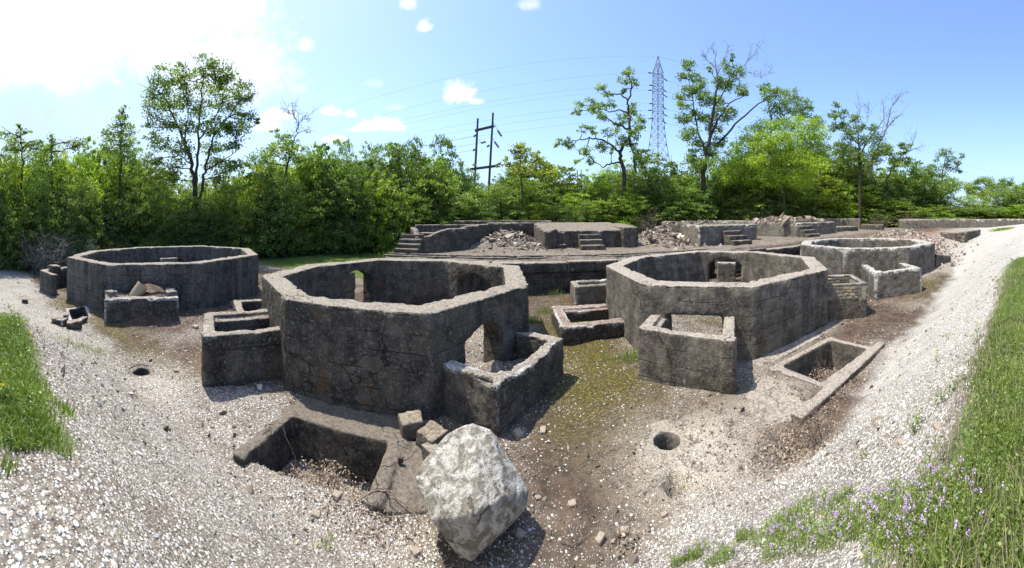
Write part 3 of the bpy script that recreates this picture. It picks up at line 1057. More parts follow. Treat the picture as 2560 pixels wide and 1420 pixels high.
# ------------------------------------------------------------------ retaining wall, coping beams
rw = thing('retaining_wall', (8.0, WALL_Y, 0), 'long dark concrete retaining wall with a cracked coping, holding up the terrace behind the foundations', 'wall')
s = Solid()
s.panel((-8.0, WALL_Y), (27.0, WALL_Y), .5, wall_outline(35.0, -.3, 1.3))
s.panel((-8.0, 21.6), (-8.0, WALL_Y), .4, wall_outline(3.25, -.3, 1.75))
concrete_thing('wall_face', s, M_W, .085, None, None, .02, 50, .6, parent=rw)
xc = [-8.05, -1.2, S(1421, 655, 1.85)[0], 6.3, 10.5, 16.0, 21.6, 27.0]
for k in range(len(xc) - 1):
    s = Solid()
    a, b = xc[k] + .02, xc[k + 1] - .02
    y0 = WALL_Y - .22 + random.uniform(-.03, .03)
    s.prism([(a, y0), (b, y0), (b, WALL_Y + .5), (a, WALL_Y + .5)], 1.25, 1.82 + random.uniform(-.03, .02))
    concrete_thing('coping', s, M_W, .07, None, None, .02, 52 + k, 1.2, parent=rw)
for k in range(2):
    s = Solid()
    yy = WALL_Y + .75 + .55 * k
    s.prism([(-7.9, yy), (13.5, yy), (13.5, yy + .22), (-7.9, yy + .22)], 1.5, 2.0 + .03 * k)
    concrete_thing('concrete_kerb', s, M_T, .07, ['low worn concrete kerb on the terrace just behind the retaining wall coping', 'second concrete kerb on the terrace, further from the retaining wall coping'][k], 'kerb', .02, 60 + k, 1.2)

# ------------------------------------------------------------------ terrace blocks and their stairs
TZ = 1.9


def stairs(label, x0, x1, yf, depth, n, z0, z1, parent=None, mat=None):
    """n solid steps rising away from the camera from yf"""
    r = thing('stairs', ((x0 + x1) / 2, yf, z0), label, 'stairs')
    for k in range(n):
        s = Solid()
        zt = z0 + (z1 - z0) * (k + 1) / n
        sh = random.uniform(-.03, .03)
        s.prism([(x0 + sh, yf + depth * k / n), (x1 + sh, yf + depth * k / n), (x1 + sh, yf + depth * (k + 1) / n + (.05 if k < n - 1 else .0)), (x0 + sh, yf + depth * (k + 1) / n + (.05 if k < n - 1 else .0))],
                z0 - .15, zt)
        concrete_thing('step', s, mat or M_T, .06, None, None, .012, 70 + k, 1.0, parent=r)
    return r


stairs('four worn concrete steps at the left end of the terrace', R(988, 22.3)[0], R(1052, 22.3)[0], 20.8, 1.5, 4, TZ, 3.12)
# first block: low wall that rises to the right, L-shaped back walls
s = Solid()
pR = R(1172, 24.1)
pL = R(1052, 22.6)
s.panel((pL[0], pL[1]), (pR[0], pR[1]), .55, wall_outline(math.dist(pL, pR), 1.6, 3.4, (), [(0, 2.95), (.7, 3.0), (1.5, 3.35), (2.2, 3.5), (math.dist(pL, pR), 3.5)]))
s.panel((pR[0], pR[1]), (pR[0] + .9, 31.0), .6, wall_outline(7.0, 1.6, 3.65))
s.panel((pL[0], pL[1] + .2), (pL[0] - 2.2, 27.5), .45, wall_outline(5.4, 1.6, 3.2, (), [(0, 2.95), (1.5, 3.1), (2, 3.35), (5.4, 3.45)]))
s.panel((pL[0] - 2.2, 27.5), (pR[0] + .9, 29.5), -.5, wall_outline(6.6, 1.6, 3.65))
s.prism([(pL[0] - 1.2, 24.6), (pR[0] - .6, 25.8), (pR[0] - .7, 26.5), (pL[0] - 1.4, 25.3)], 1.6, 3.1)
concrete_thing('concrete_block', s, M_T, .08, 'hollow concrete block beside the leftmost terrace stairs, its front wall sloping up to the right', 'ruin', .03, 80, 1.3)
s = Solid()
a = (pR[0] + .7, 31.0)
b = (R(1372, 31)[0], 31.4)
s.panel(a, b, .7, wall_outline(math.dist(a, b), 1.6, 3.78))
s.prism([(a[0] - 3.5, 33), (b[0] + .6, 33), (b[0] + .6, 33.7), (a[0] - 3.5, 33.7)], 1.6, 3.92)
concrete_thing('concrete_wall', s, M_T, .1, 'long low concrete wall behind the heap of broken slabs on the terrace', 'wall', .03, 83, 1.2)
# second block with stairs
x0, y0 = R(1362, 24.1)
x1 = 9.9
s = Solid()
s.prism([(x0 - .05, y0), (x0 + .95, y0 + .2), (x0 + .95, y0 + 9), (x0 - .4, y0 + 9)], 1.6, [3.25, 3.45, 3.75, 3.75])
s.prism([(x0 + .8, y0 + .55), (x1 - 1.2, y0 + .9), (x1 - 1.2, y0 + 1.5), (x0 + .8, y0 + 1.2)], 1.6, 3.28)
s.prism([(x0 + .5, y0 + 1.0), (x1 - .1, y0 + 1.3), (x1 + .2, y0 + 9), (x0 + .5, y0 + 9)], 1.6, [3.3, 3.35, 3.75, 3.75])
s.prism([(x1 - 1.3, y0 + .4), (x1 + .1, y0 + .6), (x1 + .4, y0 + 6), (x1 - 1.3, y0 + 6)], 1.6, [3.5, 3.55, 3.7, 3.7])
concrete_thing('concrete_block', s, M_T, .085, 'wide weathered concrete block with a stairs before its recessed front, second block from the left', 'ruin', .035, 86, 1.5)
xs0 = R(1456, 23.6)[0]
xs1 = R(1520, 23.6)[0]
stairs('three mossy concrete steps in front of the wide second block', xs0, xs1, y0 - .75, 1.55, 3, TZ, 3.0)
# third block: light left face, stairs
x0, y0 = R(1748, 25.5)
s = Solid()
s.prism([(x0, y0), (x0 + 7.6, y0 + 1.6), (x0 + 10.5, y0 + 11), (x0 + 2.6, y0 + 12)], 1.6, [3.62, 3.62, 3.7, 3.8])
concrete_thing('concrete_block', s, M_TL, .09, 'concrete block with a pale left face and rubble on top, third block from the left', 'ruin', .04, 90, 1.7)
xs0, ys0 = R(1822, 27.2)
stairs('three concrete steps in front of the third block with the pale side', xs0 - .3, xs0 + 1.6, y0 - 1.15, 2.0, 3, 2.05, 3.15)
# fourth block
x0, y0 = R(1994, 33.5)
s = Solid()
s.prism([(x0, y0), (x0 + 7.5, y0 + .2), (x0 + 9.5, y0 + 11), (x0 - 1.5, y0 + 12)], 1.8, [3.7, 3.7, 3.75, 3.85])
concrete_thing('concrete_block', s, M_TL, .11, 'concrete block under a heap of loose rubble, fourth block from the left', 'ruin', .045, 93, 1.8)
xs0 = R(2034, 32.0)[0]
stairs('three concrete steps in front of the rubble-topped fourth block', xs0, xs0 + 2.0, y0 - 1.6, 1.65, 3, 2.2, 3.4)
s = Solid()
a = R(2092, 41)
s.prism([(a[0], a[1]), (a[0] + 3.4, a[1] - 1.2), (a[0] + 4.5, a[1] + 1), (a[0] + 1, a[1] + 2.5)], 1.6, 3.05)
concrete_thing('concrete_plinth', s, M_T, .12, 'small square concrete plinth right of the fourth block', 'plinth', .03, 95)
s = Solid()
a, b = R(2032, 52), R(2150, 50)
s.panel(a, b, .6, wall_outline(math.dist(a, b), 1.5, 4.03))
concrete_thing('concrete_wall', s, M_TL, .13, 'tall flat concrete wall behind the small plinth, in front of the dark trees', 'wall', .02, 96, .5)
s = Solid()
a, b = R(2150, 50), R(2205, 46)
s.panel(a, b, .5, wall_outline(math.dist(a, b), 1.5, 3.2))
concrete_thing('concrete_wall', s, M_T, .13, 'low dark concrete wall between the tall flat wall and the spoil heap', 'wall', .03, 97)
# long slab at the far right
s = Solid()
a, b = R(2252, 52), R(2590, 60)
d = U(np.array(b) - np.array(a))
L = math.dist(a, b)
s.panel(a, b, 7.0, wall_outline(L, 1.5, 3.95, (), [(0, 3.9), (L * .5, 3.9), (L * .52, 3.82), (L * .75, 3.88), (L, 3.85)]))
concrete_thing('concrete_platform', s, M_TL, .16, 'long low concrete platform along the trees at the far right', 'platform', .06, 98, 1.5)
s = Solid()
a, b, c_ = R(2350, 34), R(2410, 31.5), R(2452, 38)
s.panel(a, b, .5, wall_outline(math.dist(a, b), .8, 2.75))
s.panel(b, c_, .5, wall_outline(math.dist(b, c_), .8, 2.85))
concrete_thing('concrete_wall', s, M_T, .1, 'broken rust-stained wall end in the red earth right of the spoil heap', 'wall', .04, 99, 1.6)
# beam section right of C's top and the limed lumps
s = Solid()
a, b = S(1862, 612, 1.9), S(1992, 603, 1.9)
s.prism([(12.6, 17.3), (17.5, 17.6), (17.5, 18.0), (12.6, 17.8)], .5, 2.0)
concrete_thing('concrete_beam', s, M_T, .08, 'short broken concrete beam between the grey and the pale foundation', 'beam', .04, 101, 1.6)

# ------------------------------------------------------------------ sunken pits in front
def frame_pit(label, poly, thick, ztop, zbot, mat, skip=(), seed=0, extra=None, tops=None):
    s = Solid()
    n = len(poly)
    for i in range(n):
        if i in skip:
            continue
        a, b = np.array(poly[i], float), np.array(poly[(i + 1) % n], float)
        d = U(b - a)
        L = np.linalg.norm(b - a) + 2 * thick
        s.panel(a - d * thick, b + d * thick, -thick, wall_outline(L, zbot, ztop, (), (tops or {}).get(i)))
    if extra:
        extra(s)
    return concrete_thing('concrete_pit', s, mat, .045, label, 'pit', .016, seed, .45)


def ex1(s):
    # apron slab between pit and foundation with a groove
    s.prism([(-5.6, 5.95), (-4.85, 5.62), (-2.1, 6.05), (-1.7, 6.6), (-1.7, 7.3), (-5.3, 6.9)], -.3, .0)
    s.prism([(-2.35, 6.0), (-1.45, 6.2), (-1.25, 4.75), (-2.1, 4.45)], -.8, [.03, .03, -.03, -.03])


frame_pit('sunken rectangular concrete pit full of dead leaves in front of the nearest foundation', PIT1, .27, .07, -1.15, M_P, skip=(0,), seed=110, extra=ex1)


def ex2(s):
    s.prism([(6.0, 7.2), (9.7, 7.45), (9.7, 6.9), (6.2, 6.72)], -.3, .12)
    s.prism([(4.2, 5.2), (5.3, 4.45), (6.9, 4.9), (6.9, 6.4), (6.2, 6.6), (5.2, 6.0)], -.4, .1)
    s.prism([(5.25, 4.3), (9.9, 4.55), (9.9, 4.85), (5.25, 4.62)], -.6, .22)


frame_pit('long sunken concrete pit right of the tall square bin, kerb along the gravel slope', PIT2, .22, .14, -1.0, M_C, seed=112, extra=ex2)
frame_pit('small collapsed pit with broken stones left of the soil-filled bin', PIT3, .15, .2, -.7, M_BR, seed=114)


def slab_with_hole(name, label, poly, hole, rad, z, thick, mat, seed, depth=1.2, vox=.035):
    """a plate with a round shaft through it"""
    s = Solid()
    nseg = 28
    cen = np.array(hole)
    P = [np.array(p, float) for p in ccw(poly)]

    def hit(ang):
        d = np.array([math.cos(ang), math.sin(ang)])
        best = 1e9
        for i in range(len(P)):
            a, b = P[i], P[(i + 1) % len(P)]
            e = b - a
            det = d[0] * -e[1] + d[1] * e[0]
            if abs(det) < 1e-9:
                continue
            w = a - cen
            tt = (w[0] * -e[1] + w[1] * e[0]) / det
            uu = (d[0] * w[1] - d[1] * w[0]) / det
            if tt > 0 and -1e-6 <= uu <= 1 + 1e-6:
                best = min(best, tt)
        return cen + d * best
    angs = sorted(set([2 * PI * k / nseg for k in range(nseg)] + [math.atan2(*(p - cen)[::-1]) % (2 * PI) for p in P]))
    for k in range(len(angs)):
        a0, a1 = angs[k] - .004, (angs[(k + 1) % len(angs)] - angs[k]) % (2 * PI) + angs[k] + .004
        i0 = cen + rad * np.array([math.cos(a0), math.sin(a0)])
        i1 = cen + rad * np.array([math.cos(a1), math.sin(a1)])
        o0, o1_ = hit(a0), hit(a1)
        s.prism([tuple(i0), tuple(o0), tuple(o1_), tuple(i1)], z - thick, z)
        s.prism([tuple(i0), tuple(cen + (i0 - cen) * (1 + .12 / rad)), tuple(cen + (i1 - cen) * (1 + .12 / rad)), tuple(i1)], z - depth, z - .02)
    return concrete_thing(name, s, mat, vox, label, 'concrete slab', .012, seed, 1.0)


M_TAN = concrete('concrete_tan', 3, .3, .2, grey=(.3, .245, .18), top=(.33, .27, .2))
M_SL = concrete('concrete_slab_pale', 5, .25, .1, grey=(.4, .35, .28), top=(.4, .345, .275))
slab_with_hole('concrete_slab', 'pale flat concrete slab with a round shaft hole in the open floor',
               [S(*p, .06) for p in [(1640, 1040), (1790, 1012), (1912, 1132), (1838, 1188), (1700, 1170), (1585, 1135)]], HOLE1, .255, .075, .4, M_SL, 120)
slab_with_hole('concrete_slab', 'small flush concrete slab round an open drain hole on the left floor',
               [S(*p, .1) for p in [(322, 935), (352, 915), (385, 914), (412, 930), (380, 950), (345, 948)]], HOLE3, .24, .1, .35, M_T, 121)
# ------------------------------------------------------------------ boulder and loose stones
import bmesh


def rock_mesh(name, pts, mat, voxel, amp, seed, erode=.8, loc=(0, 0, 0)):
    bm = bmesh.new()
    for p in pts:
        bm.verts.new(p)
    r_ = bmesh.ops.convex_hull(bm, input=bm.verts)
    junk = [g for g in r_.get('geom_interior', []) if isinstance(g, bmesh.types.BMVert)]
    if junk:
        bmesh.ops.delete(bm, geom=junk, context='VERTS')
    bmesh.ops.triangulate(bm, faces=bm.faces)
    bm.verts.index_update()
    v = np.array([list(q.co) for q in bm.verts])
    f = np.array([[q.index for q in fc.verts] for fc in bm.faces])
    bm.free()
    s = Solid()
    s.add(v, f)
    c, q, w = rough(s, voxel, amp, seed, erode, 2.0)
    return mesh_at(name, c, q, mat, loc, smooth_=True, attrs={'wear': w})


def boulder_mat():
    m, t, b = new_mat('white_boulder')
    g = t.nodes.new('ShaderNodeNewGeometry')
    pos = g.outputs['Position']
    a = noise(t, pos, 2.2, 5, .65)
    c = noise(t, pos, 7, 6, .7, .6)
    d = noise(t, pos, 26, 5, .7)
    e = noise(t, pos, 70, 3, .7)
    col = mixc(t, smooth(t, c, .4, .62), (.22, .195, .155), (.56, .53, .475))
    col = mixc(t, smooth(t, a, .56, .7), col, (.34, .32, .27))
    col = mixc(t, mth(t, 'MULTIPLY', smooth(t, d, .56, .66), .75), col, (.13, .11, .085))
    col = mixc(t, mth(t, 'MULTIPLY', smooth(t, mth(t, 'MULTIPLY', d, c), .33, .38), .6), col, (.2, .2, .07))
    vc = voro(t, pos, 2.3, 'DISTANCE_TO_EDGE')
    ck = mth(t, 'MULTIPLY', smooth(t, mth(t, 'ADD', vc, mth(t, 'MULTIPLY', mth(t, 'SUBTRACT', c, .5), .3)), 0, .02, 1, 0), smooth(t, a, .45, .6, 0, .7))
    col = mixc(t, ck, col, (.08, .07, .055))
    t.links.new(col, b.inputs['Base Color'])
    bump(t, b, mth(t, 'SUBTRACT', mth(t, 'ADD', mth(t, 'ADD', c, mth(t, 'MULTIPLY', d, .6)), mth(t, 'MULTIPLY', e, .2)), mth(t, 'MULTIPLY', ck, .7)), 1.0, .05)
    return m


def PR(px, py, r):
    x, y = R(px, r)
    return (x, y, ZH(py, r))


M_BO = boulder_mat()
M_STN = stone_mat('tan_stone', [(0.0, (.33, .27, .21)), (1.0, (.5, .45, .38))])
pts = [PR(1186, 1058, 4.95), PR(1226, 1072, 4.9), PR(1322, 1222, 4.65), PR(1318, 1262, 4.5), PR(1238, 1345, 4.2),
       PR(1176, 1405, 4.08), PR(1140, 1385, 4.1), PR(1076, 1300, 4.2), PR(1037, 1195, 4.6), PR(1058, 1150, 4.75), PR(1112, 1088, 4.95),
       PR(1155, 1064, 5.05), PR(1190, 1285, 3.98), PR(1262, 1240, 4.25),
       (*R(1290, 4.75), .0), (*R(1270, 5.3), .0), (*R(1110, 5.2), .05), (*R(1170, 4.3), -.05), (*R(1235, 5.5), .5), (*R(1120, 5.4), .5)]
bl = (*R(1185, 4.6), 0.0)
ob('boulder', rock_mesh('boulder', pts, M_BO, .022, .013, 201, .15, bl), bl, None, 'big angular white boulder standing on the gravel in front of everything', 'boulder')


def chunk(px, r, size, label, mat, rot=0, z=None, seed=0, tilt=(0, 0), name='concrete_chunk', cat='concrete chunk', group=None, vox=None, amp=.01):
    x, y = R(px, r)
    zz = gz(x, y) if z is None else z
    c, s_ = math.cos(rot), math.sin(rot)
    rr = random.Random(seed)
    pts_ = []
    for sx in (-.5, .5):
        for sy in (-.5, .5):
            for sz in (0, 1):
                X, Y, Z = sx * size[0] * rr.uniform(.85, 1.1), sy * size[1] * rr.uniform(.85, 1.1), sz * size[2] * rr.uniform(.85, 1.05)
                Z2 = Z + X * tilt[0] + Y * tilt[1]
                pts_.append((x + X * c - Y * s_, y + X * s_ + Y * c, zz - .02 + Z2))
    loc = (x, y, zz)
    me = rock_mesh(name, pts_, mat, vox or max(.012, min(size) / 12), amp, seed, .25, loc)
    return ob(name, me, loc, None, label, cat, group)


chunk(1027, 6.62, (.44, .38, .36), 'square tan concrete chunk at the pit corner, left of the pair by the boulder', M_TAN, .5, .02, 301, (.1, .15))
chunk(1080, 6.25, (.46, .42, .32), 'square tan concrete chunk right of its twin, just behind the boulder', M_TAN, -.5, .04, 302, (-.1, .1))
chunk(1085, 5.85, (.42, .24, .3), 'dark concrete lump wedged between tan chunk and boulder', M_B, -.7, .0, 303)
chunk(1001, 5.8, (.1, .07, .1), 'small broken red brick piece below the tan chunks', None or M_RB, .3, .06, 304)
chunk(1403, 24.6, (.62, .6, .42), 'squarish brown concrete block standing alone before the second terrace block', M_BR, .1, TZ, 306, amp=.02)
chunk(1273, 24.2, (1.0, .6, .08), 'flat pale slab fragment lying on the bare terrace earth', M_TL, .3, TZ + .02, 307, amp=.012, vox=.04)
x_, y_ = -18.1, 3.2
chunk(137, 18.3, (.6, .5, .45), 'rough grey rock sitting on the small mossy bin at far left', M_A, .4, 1.25, 308, amp=.03, vox=.05)
for k, (px, r, sz, lb) in enumerate([
        (62, 15.5, .38, 'dark single stone on the gravel at far left'), (150, 12.4, .5, 'brown jagged stone left in the collapsed small pit'),
        (185, 12.2, .55, 'dark broken slab leaning in the collapsed small pit'), (205, 12.9, .4, 'angular stone at the right of the collapsed small pit'),
        (165, 13.6, .3, 'small stone behind the collapsed pit at the left'), (488, 12.6, .22, 'reddish stone between soil-filled bin and dark bin'),
        (441, 9.0, .15, 'small dark stone right of the left drain hole'), (538, 8.0, .1, 'round ochre stone on the gravel before the dark bin'),
        (532, 6.9, .1, 'single ochre cobble in the gravel left of the leaf-filled pit'), (1430, 5.0, .13, 'pale triangular stone on the dark earth right of the boulder'),
        (1500, 4.45, .15, 'upright cream stone at the edge of the white gravel'), (1357, 6.6, .16, 'brown stone beside the whitened bin wall'),
        (1296, 6.5, .2, 'grey stone at the foot of the whitened bin'), (1300, 4.55, .12, 'small stone in the boulder shade'),
        (1345, 1 and 5.1, .09, 'orange tinted stone right of the boulder'), (735, 5.95, .2, 'grey stone lying inside the leaf-filled pit'),
        (842, 5.2, .16, 'whitish stone on the rim of the leaf-filled pit'), (1038, 4.35, .14, 'white rounded rock left of the boulder foot'),
        (1660, 4.75, .1, 'bluish flat stone near the jagged hole'), (2345, 3.1, .1, 'pinkish stone high on the right gravel slope'),
        (2254, 3.4, .08, 'round white stone on the right gravel slope'), (2484, 2.6, .07, 'rusty stone by the grass edge at right'),
        (1562, 4.6, .12, 'curled brown stone beside dry leaves in front'), (790, 4.9, .13, 'tan stone among gravel below the leaf-filled pit'),
        (2135, 21, .5, 'pale flat stone right of the mossy patch at the pale foundation')]):
    zq = None
    if 'inside' in lb:
        zq = -.6
    chunk(px, r, (sz, sz * .75, sz * .55), lb, M_STN if sz < .3 else M_BR, k * .7, zq, 330 + k, (.1, -.1), 'stone', 'stone')


def stones(n, xy, size, seed, tone=None, flat=.6, big=False):
    """n irregular little stones joined; xy (n,2)"""
    g = np.random.default_rng(seed)
    base = np.array([(1, 0, 0), (0, 1, 0), (-1, 0, 0), (0, -1, 0), (0, 0, 1), (0, 0, -1.0)])
    fc = np.array([(0, 1, 4), (1, 2, 4), (2, 3, 4), (3, 0, 4), (1, 0, 5), (2, 1, 5), (3, 2, 5), (0, 3, 5)])
    v = base[None] * (1 + g.uniform(-.35, .35, (n, 6, 3))) + g.uniform(-.28, .28, (n, 6, 3))
    v *= np.stack([size * g.uniform(.7, 1.5, n), size * g.uniform(.6, 1.1, n), size * g.uniform(.45, .9, n) * flat / .6], 1)[:, None, :] * .5
    # tumble
    q = g.normal(size=(n, 4))
    q[:, 0] += 1.5 if flat > .45 else 4.0
    q /= np.linalg.norm(q, axis=1, keepdims=True)
    w, x, y, z = q.T
    Rm = np.stack([np.stack([1 - 2 * (y * y + z * z), 2 * (x * y - z * w), 2 * (x * z + y * w)], 1),
                   np.stack([2 * (x * y + z * w), 1 - 2 * (x * x + z * z), 2 * (y * z - x * w)], 1),
                   np.stack([2 * (x * z - y * w), 2 * (y * z + x * w), 1 - 2 * (x * x + y * y)], 1)], 1)
    v = np.einsum('nij,nkj->nki', Rm, v)
    zz = height(xy[:, 0], xy[:, 1])
    c = np.concatenate([xy, (zz + size * .12)[:, None]], 1)
    v = v + c[:, None, :]
    F_ = (fc[None] + (np.arange(n) * 6)[:, None, None]).reshape(-1, 3)
    if tone is None:
        tone = g.uniform(0, 1, n)
    return v.reshape(-1, 3), F_, np.repeat(tone, 6)


ALLW = [(ccw(OCT_A)), ccw(OCT_B), ccw(OCT_C), ccw(OCT_D)]
BINS = [ccw(q) for q in ([tuple(P1), tuple(P2_), tuple(Q2), tuple(Q1)], [(3.3, 8.15), (4.94, 6.12), (6.35, 7.85), (4.7, 9.9)], [(1.62, 10.85), (1.62, 13.5), (4, 13.5), (4, 11)],
                          [tuple(b_) for b_ in BB], [(16.0, 8.9), (14.2, 7.1), (16.3, 5.4), (18.1, 7.3)], [tuple(B0), tuple(B1), tuple(B1 - nA * 1.15), tuple(B0 - nA * 1.15)])]


def clear_of_walls(xy, pad=0.0):
    ok = np.ones(len(xy), bool)
    for pl in ALLW:
        d = box_dist(xy[:, 0], xy[:, 1], pl)
        ok &= ~((d < pad) & (d > -.75))
    for (hx, hy), rr in ((HOLE1, .3), (HOLE3, .3)):
        ok &= np.hypot(xy[:, 0] - hx, xy[:, 1] - hy) > rr
    for pl in (PIT1, PIT2):
        d = box_dist(xy[:, 0], xy[:, 1], pl)
        ok &= ~((d > -.12) & (d < .28) & (xy[:, 1] > (5.0 if pl is PIT1 else 0)))
    for pl in BINS:
        ok &= box_dist(xy[:, 0], xy[:, 1], pl) > pad
    return ok


def scatter(n, seed, r0, r1, pw=1.0, prob=None):
    g = np.random.default_rng(seed)
    r = (r0 ** pw + (r1 ** pw - r0 ** pw) * g.random(n)) ** (1 / pw)
    t = g.uniform(-1.62, 1.62, n)
    xy = np.stack([r * np.sin(t), r * np.cos(t)], 1)
    if prob is not None:
        xy = xy[g.random(n) < prob(xy[:, 0], xy[:, 1])]
    return xy


def pg(x, y):
    g_, mo, pa, rd, gs = fields(x, y)
    return g_ ** 1.3 * (1 - gs * .8)


xy = scatter(135000, 21, 1.3, 15, .8, pg)
xy = xy[clear_of_walls(xy)]
g = np.random.default_rng(5)
sz = np.clip(g.lognormal(math.log(.021), .45, len(xy)), .01, .075)
sz = sz * np.clip(np.hypot(xy[:, 0], xy[:, 1]) / 4.2, .55, 1.0)
tn = g.random(len(xy)) * np.interp(xy[:, 0], [-3, 1.5, 4], [.72, .8, .98]) + .02
tn = np.where(g.random(len(xy)) < .02, 1.0, tn)
v, f, tn = stones(len(xy), xy, sz, 7, tn)
ob('gravel', arr2mesh('gravel', v, f, M_ST, False, attrs={'tone': tn}), kind='stuff', label='white and tan gravel covering the slopes in front')
n_gravel = len(xy)


def pr(x, y):
    g_, mo, pa, rd, gs = fields(x, y)
    k = .2 + .55 * np.clip(fbm(np.stack([x, y], 1), .8, 2, 88) + .1, 0, 1)
    wall = np.zeros_like(x)
    for pl in ALLW:
        d = box_dist(x, y, pl)
        wall = np.maximum(wall, np.exp(-(np.maximum(d, 0) / .5) ** 2))
        wall = np.where(d < -.6, .9, wall)
    return np.clip((k + wall * .7) * (1 - .8 * mo) * (1 - gs) * (1 - .85 * g_), 0, 1) * np.where(y > 33, 0, 1)


xy = scatter(52000, 33, 4.0, 34, .9, pr)
xy = xy[clear_of_walls(xy, .02)]
sz = np.clip(g.lognormal(math.log(.042), .5, len(xy)), .018, .2)
v, f, tn = stones(len(xy), xy, sz, 9, np.clip(g.beta(1.6, 1.6, len(xy)), 0, 1))
ob('rubble', arr2mesh('rubble', v, f, M_RB, False, attrs={'tone': tn}), kind='stuff', label='loose brown and pale rubble strewn over the open floor')


xy = scatter(60000, 35, 3.6, 14, .9, lambda x, y: np.clip(1.15 - fields(x, y)[0] * 1.2, 0, 1) * (y > 2.5) * (.35 + .65 * (fbm(np.stack([x, y], 1), 1.4, 2, 90) > -.1)))
xy = xy[clear_of_walls(xy, .02)]
sz = np.clip(g.lognormal(math.log(.02), .4, len(xy)), .01, .06)
v, f, tn = stones(len(xy), xy, sz, 10, np.clip(g.beta(2.2, 1.5, len(xy)), 0, 1))
ob('grit', arr2mesh('grit', v, f, M_RB, False, attrs={'tone': tn}), kind='stuff', label='fine brown and pale chips on the bare earth')


def heap(name, label, spots, seed, mat, dens):
    g_ = np.random.default_rng(seed)
    V, Fc, T = [], [], []
    nb = 0
    for mx, my, sx, sy, n, s0, fl in spots:
        xy_ = np.stack([g_.normal(mx, sx, n), g_.normal(my, sy, n)], 1)
        sz_ = np.clip(g_.lognormal(math.log(s0), .45, n), .05, s0 * 3.2)
        v_, f_, t_ = stones(n, xy_, sz_, seed + n, g_.uniform(dens[0], dens[1], n), fl)
        V.append(v_)
        Fc.append(f_ + nb)
        T.append(t_)
        nb += len(v_)
    ob(name, arr2mesh(name, np.concatenate(V), np.concatenate(Fc), mat, False, attrs={'tone': np.concatenate(T)}), kind='stuff', label=label)


hx = HEAPS
heap('rubble', 'heap of flat broken slabs between the first two terrace blocks', [(hx[0][0], 27.5, 1.9, 2.2, 900, .26, .3), (hx[0][0] + 1.6, 25.5, .7, 1.2, 250, .2, .5)], 41, M_RB, (.3, .97))
heap('rubble', 'slope of broken rubble between the second and third terrace blocks', [(hx[1][0], 26.5, 1.1, 2.0, 700, .28, .5), (hx[1][0] + .9, 24.8, .6, .7, 60, .55, .35)], 42, M_RB, (.2, .97))
heap('rubble', 'pinkish spoil heap of earth and stones behind the pale foundation', [(hx[2][0], 11.8, 2.6, 2.4, 1500, .17, .6), (hx[3][0], 7.8, 1.6, 1.2, 500, .2, .5)], 43, M_RB, (.35, 1))


def on_top(name, label, x0, y0, x1, y1, z, n, s0, seed, hump=.3):
    g_ = np.random.default_rng(seed)
    xy_ = np.stack([g_.uniform(x0, x1, n), g_.uniform(y0, y1, n)], 1)
    sz_ = np.clip(g_.lognormal(math.log(s0), .4, n), .08, .9)
    v_, f_, t_ = stones(n, xy_, sz_, seed, g_.uniform(.2, .9, n), .5)
    zz = height(xy_[:, 0], xy_[:, 1])
    u = (xy_[:, 0] - x0) / (x1 - x0)
    zt = z + hump * np.sin(PI * u) * g_.uniform(0, 1, n)
    v_[:, 2] += np.repeat(zt - zz, 6)
    ob(name, arr2mesh(name, v_, f_, M_RB, False, attrs={'tone': t_}), kind='stuff', label=label)


x0, y0 = R(1748, 25.5)
on_top('rubble', 'loose rubble lying on top of the third terrace block', x0 + .6, y0 + 2, x0 + 8, y0 + 9, 3.66, 420, .2, 51, .2)
x0, y0 = R(1994, 33.5)
on_top('rubble', 'heap of stone slabs on top of the fourth terrace block', x0 - .5, y0 + .8, x0 + 6.5, y0 + 8, 3.72, 420, .42, 52, .45)

# ------------------------------------------------------------------ leaves: material and builders
def leaf_mat(name, c0, c1, trans=.35, use_obj=True):
    m = bpy.data.materials.new(name)
    m.use_nodes = True
    t = m.node_tree
    for n in list(t.nodes):
        t.nodes.remove(n)
    o = t.nodes.new('ShaderNodeOutputMaterial')
    tn_ = attr(t, 'tone')
    c = mixc(t, tn_, c0, c1)
    if use_obj:
        oi = t.nodes.new('ShaderNodeObjectInfo')
        c = mixc(t, 1.0, c, oi.outputs['Color'], 'MULTIPLY')
    d = t.nodes.new('ShaderNodeBsdfPrincipled')
    d.inputs['Roughness'].default_value = .42
    d.inputs['Specular IOR Level'].default_value = .35
    t.links.new(c, d.inputs['Base Color'])
    tr = t.nodes.new('ShaderNodeBsdfTranslucent')
    tc_ = mixc(t, 1.0, c, (1.5, 1.7, .55), 'MULTIPLY')
    t.links.new(tc_, tr.inputs['Color'])
    mx = t.nodes.new('ShaderNodeMixShader')
    mx.inputs[0].default_value = trans
    t.links.new(d.outputs[0], mx.inputs[1])
    t.links.new(tr.outputs[0], mx.inputs[2])
    t.links.new(mx.outputs[0], o.inputs['Surface'])
    return m


M_LEAF = leaf_mat('leaves', (.06, .085, .026), (.36, .42, .145), .48)
M_GRASS = leaf_mat('grass_blades', (.06, .1, .018), (.27, .34, .085), .3, False)
M_DRYL = leaf_mat('dry_leaves', (.13, .095, .07), (.46, .36, .28), .1, False)
M_FLW = leaf_mat('purple_petals', (.42, .28, .55), (.62, .48, .72), .2, False)
M_YEL = leaf_mat('yellow_petals', (.6, .42, .03), (.75, .6, .05), .2, False)


def bark(name, c0, c1):
    m, t, b = new_mat(name)
    g_ = t.nodes.new('ShaderNodeNewGeometry')
    f_ = noise(t, mapping(t, g_.outputs['Position'], (9, 9, 2)), 1, 4, .7)
    t.links.new(mixc(t, smooth(t, f_, .35, .65), c0, c1), b.inputs['Base Color'])
    bump(t, b, f_, .5, .03)
    return m


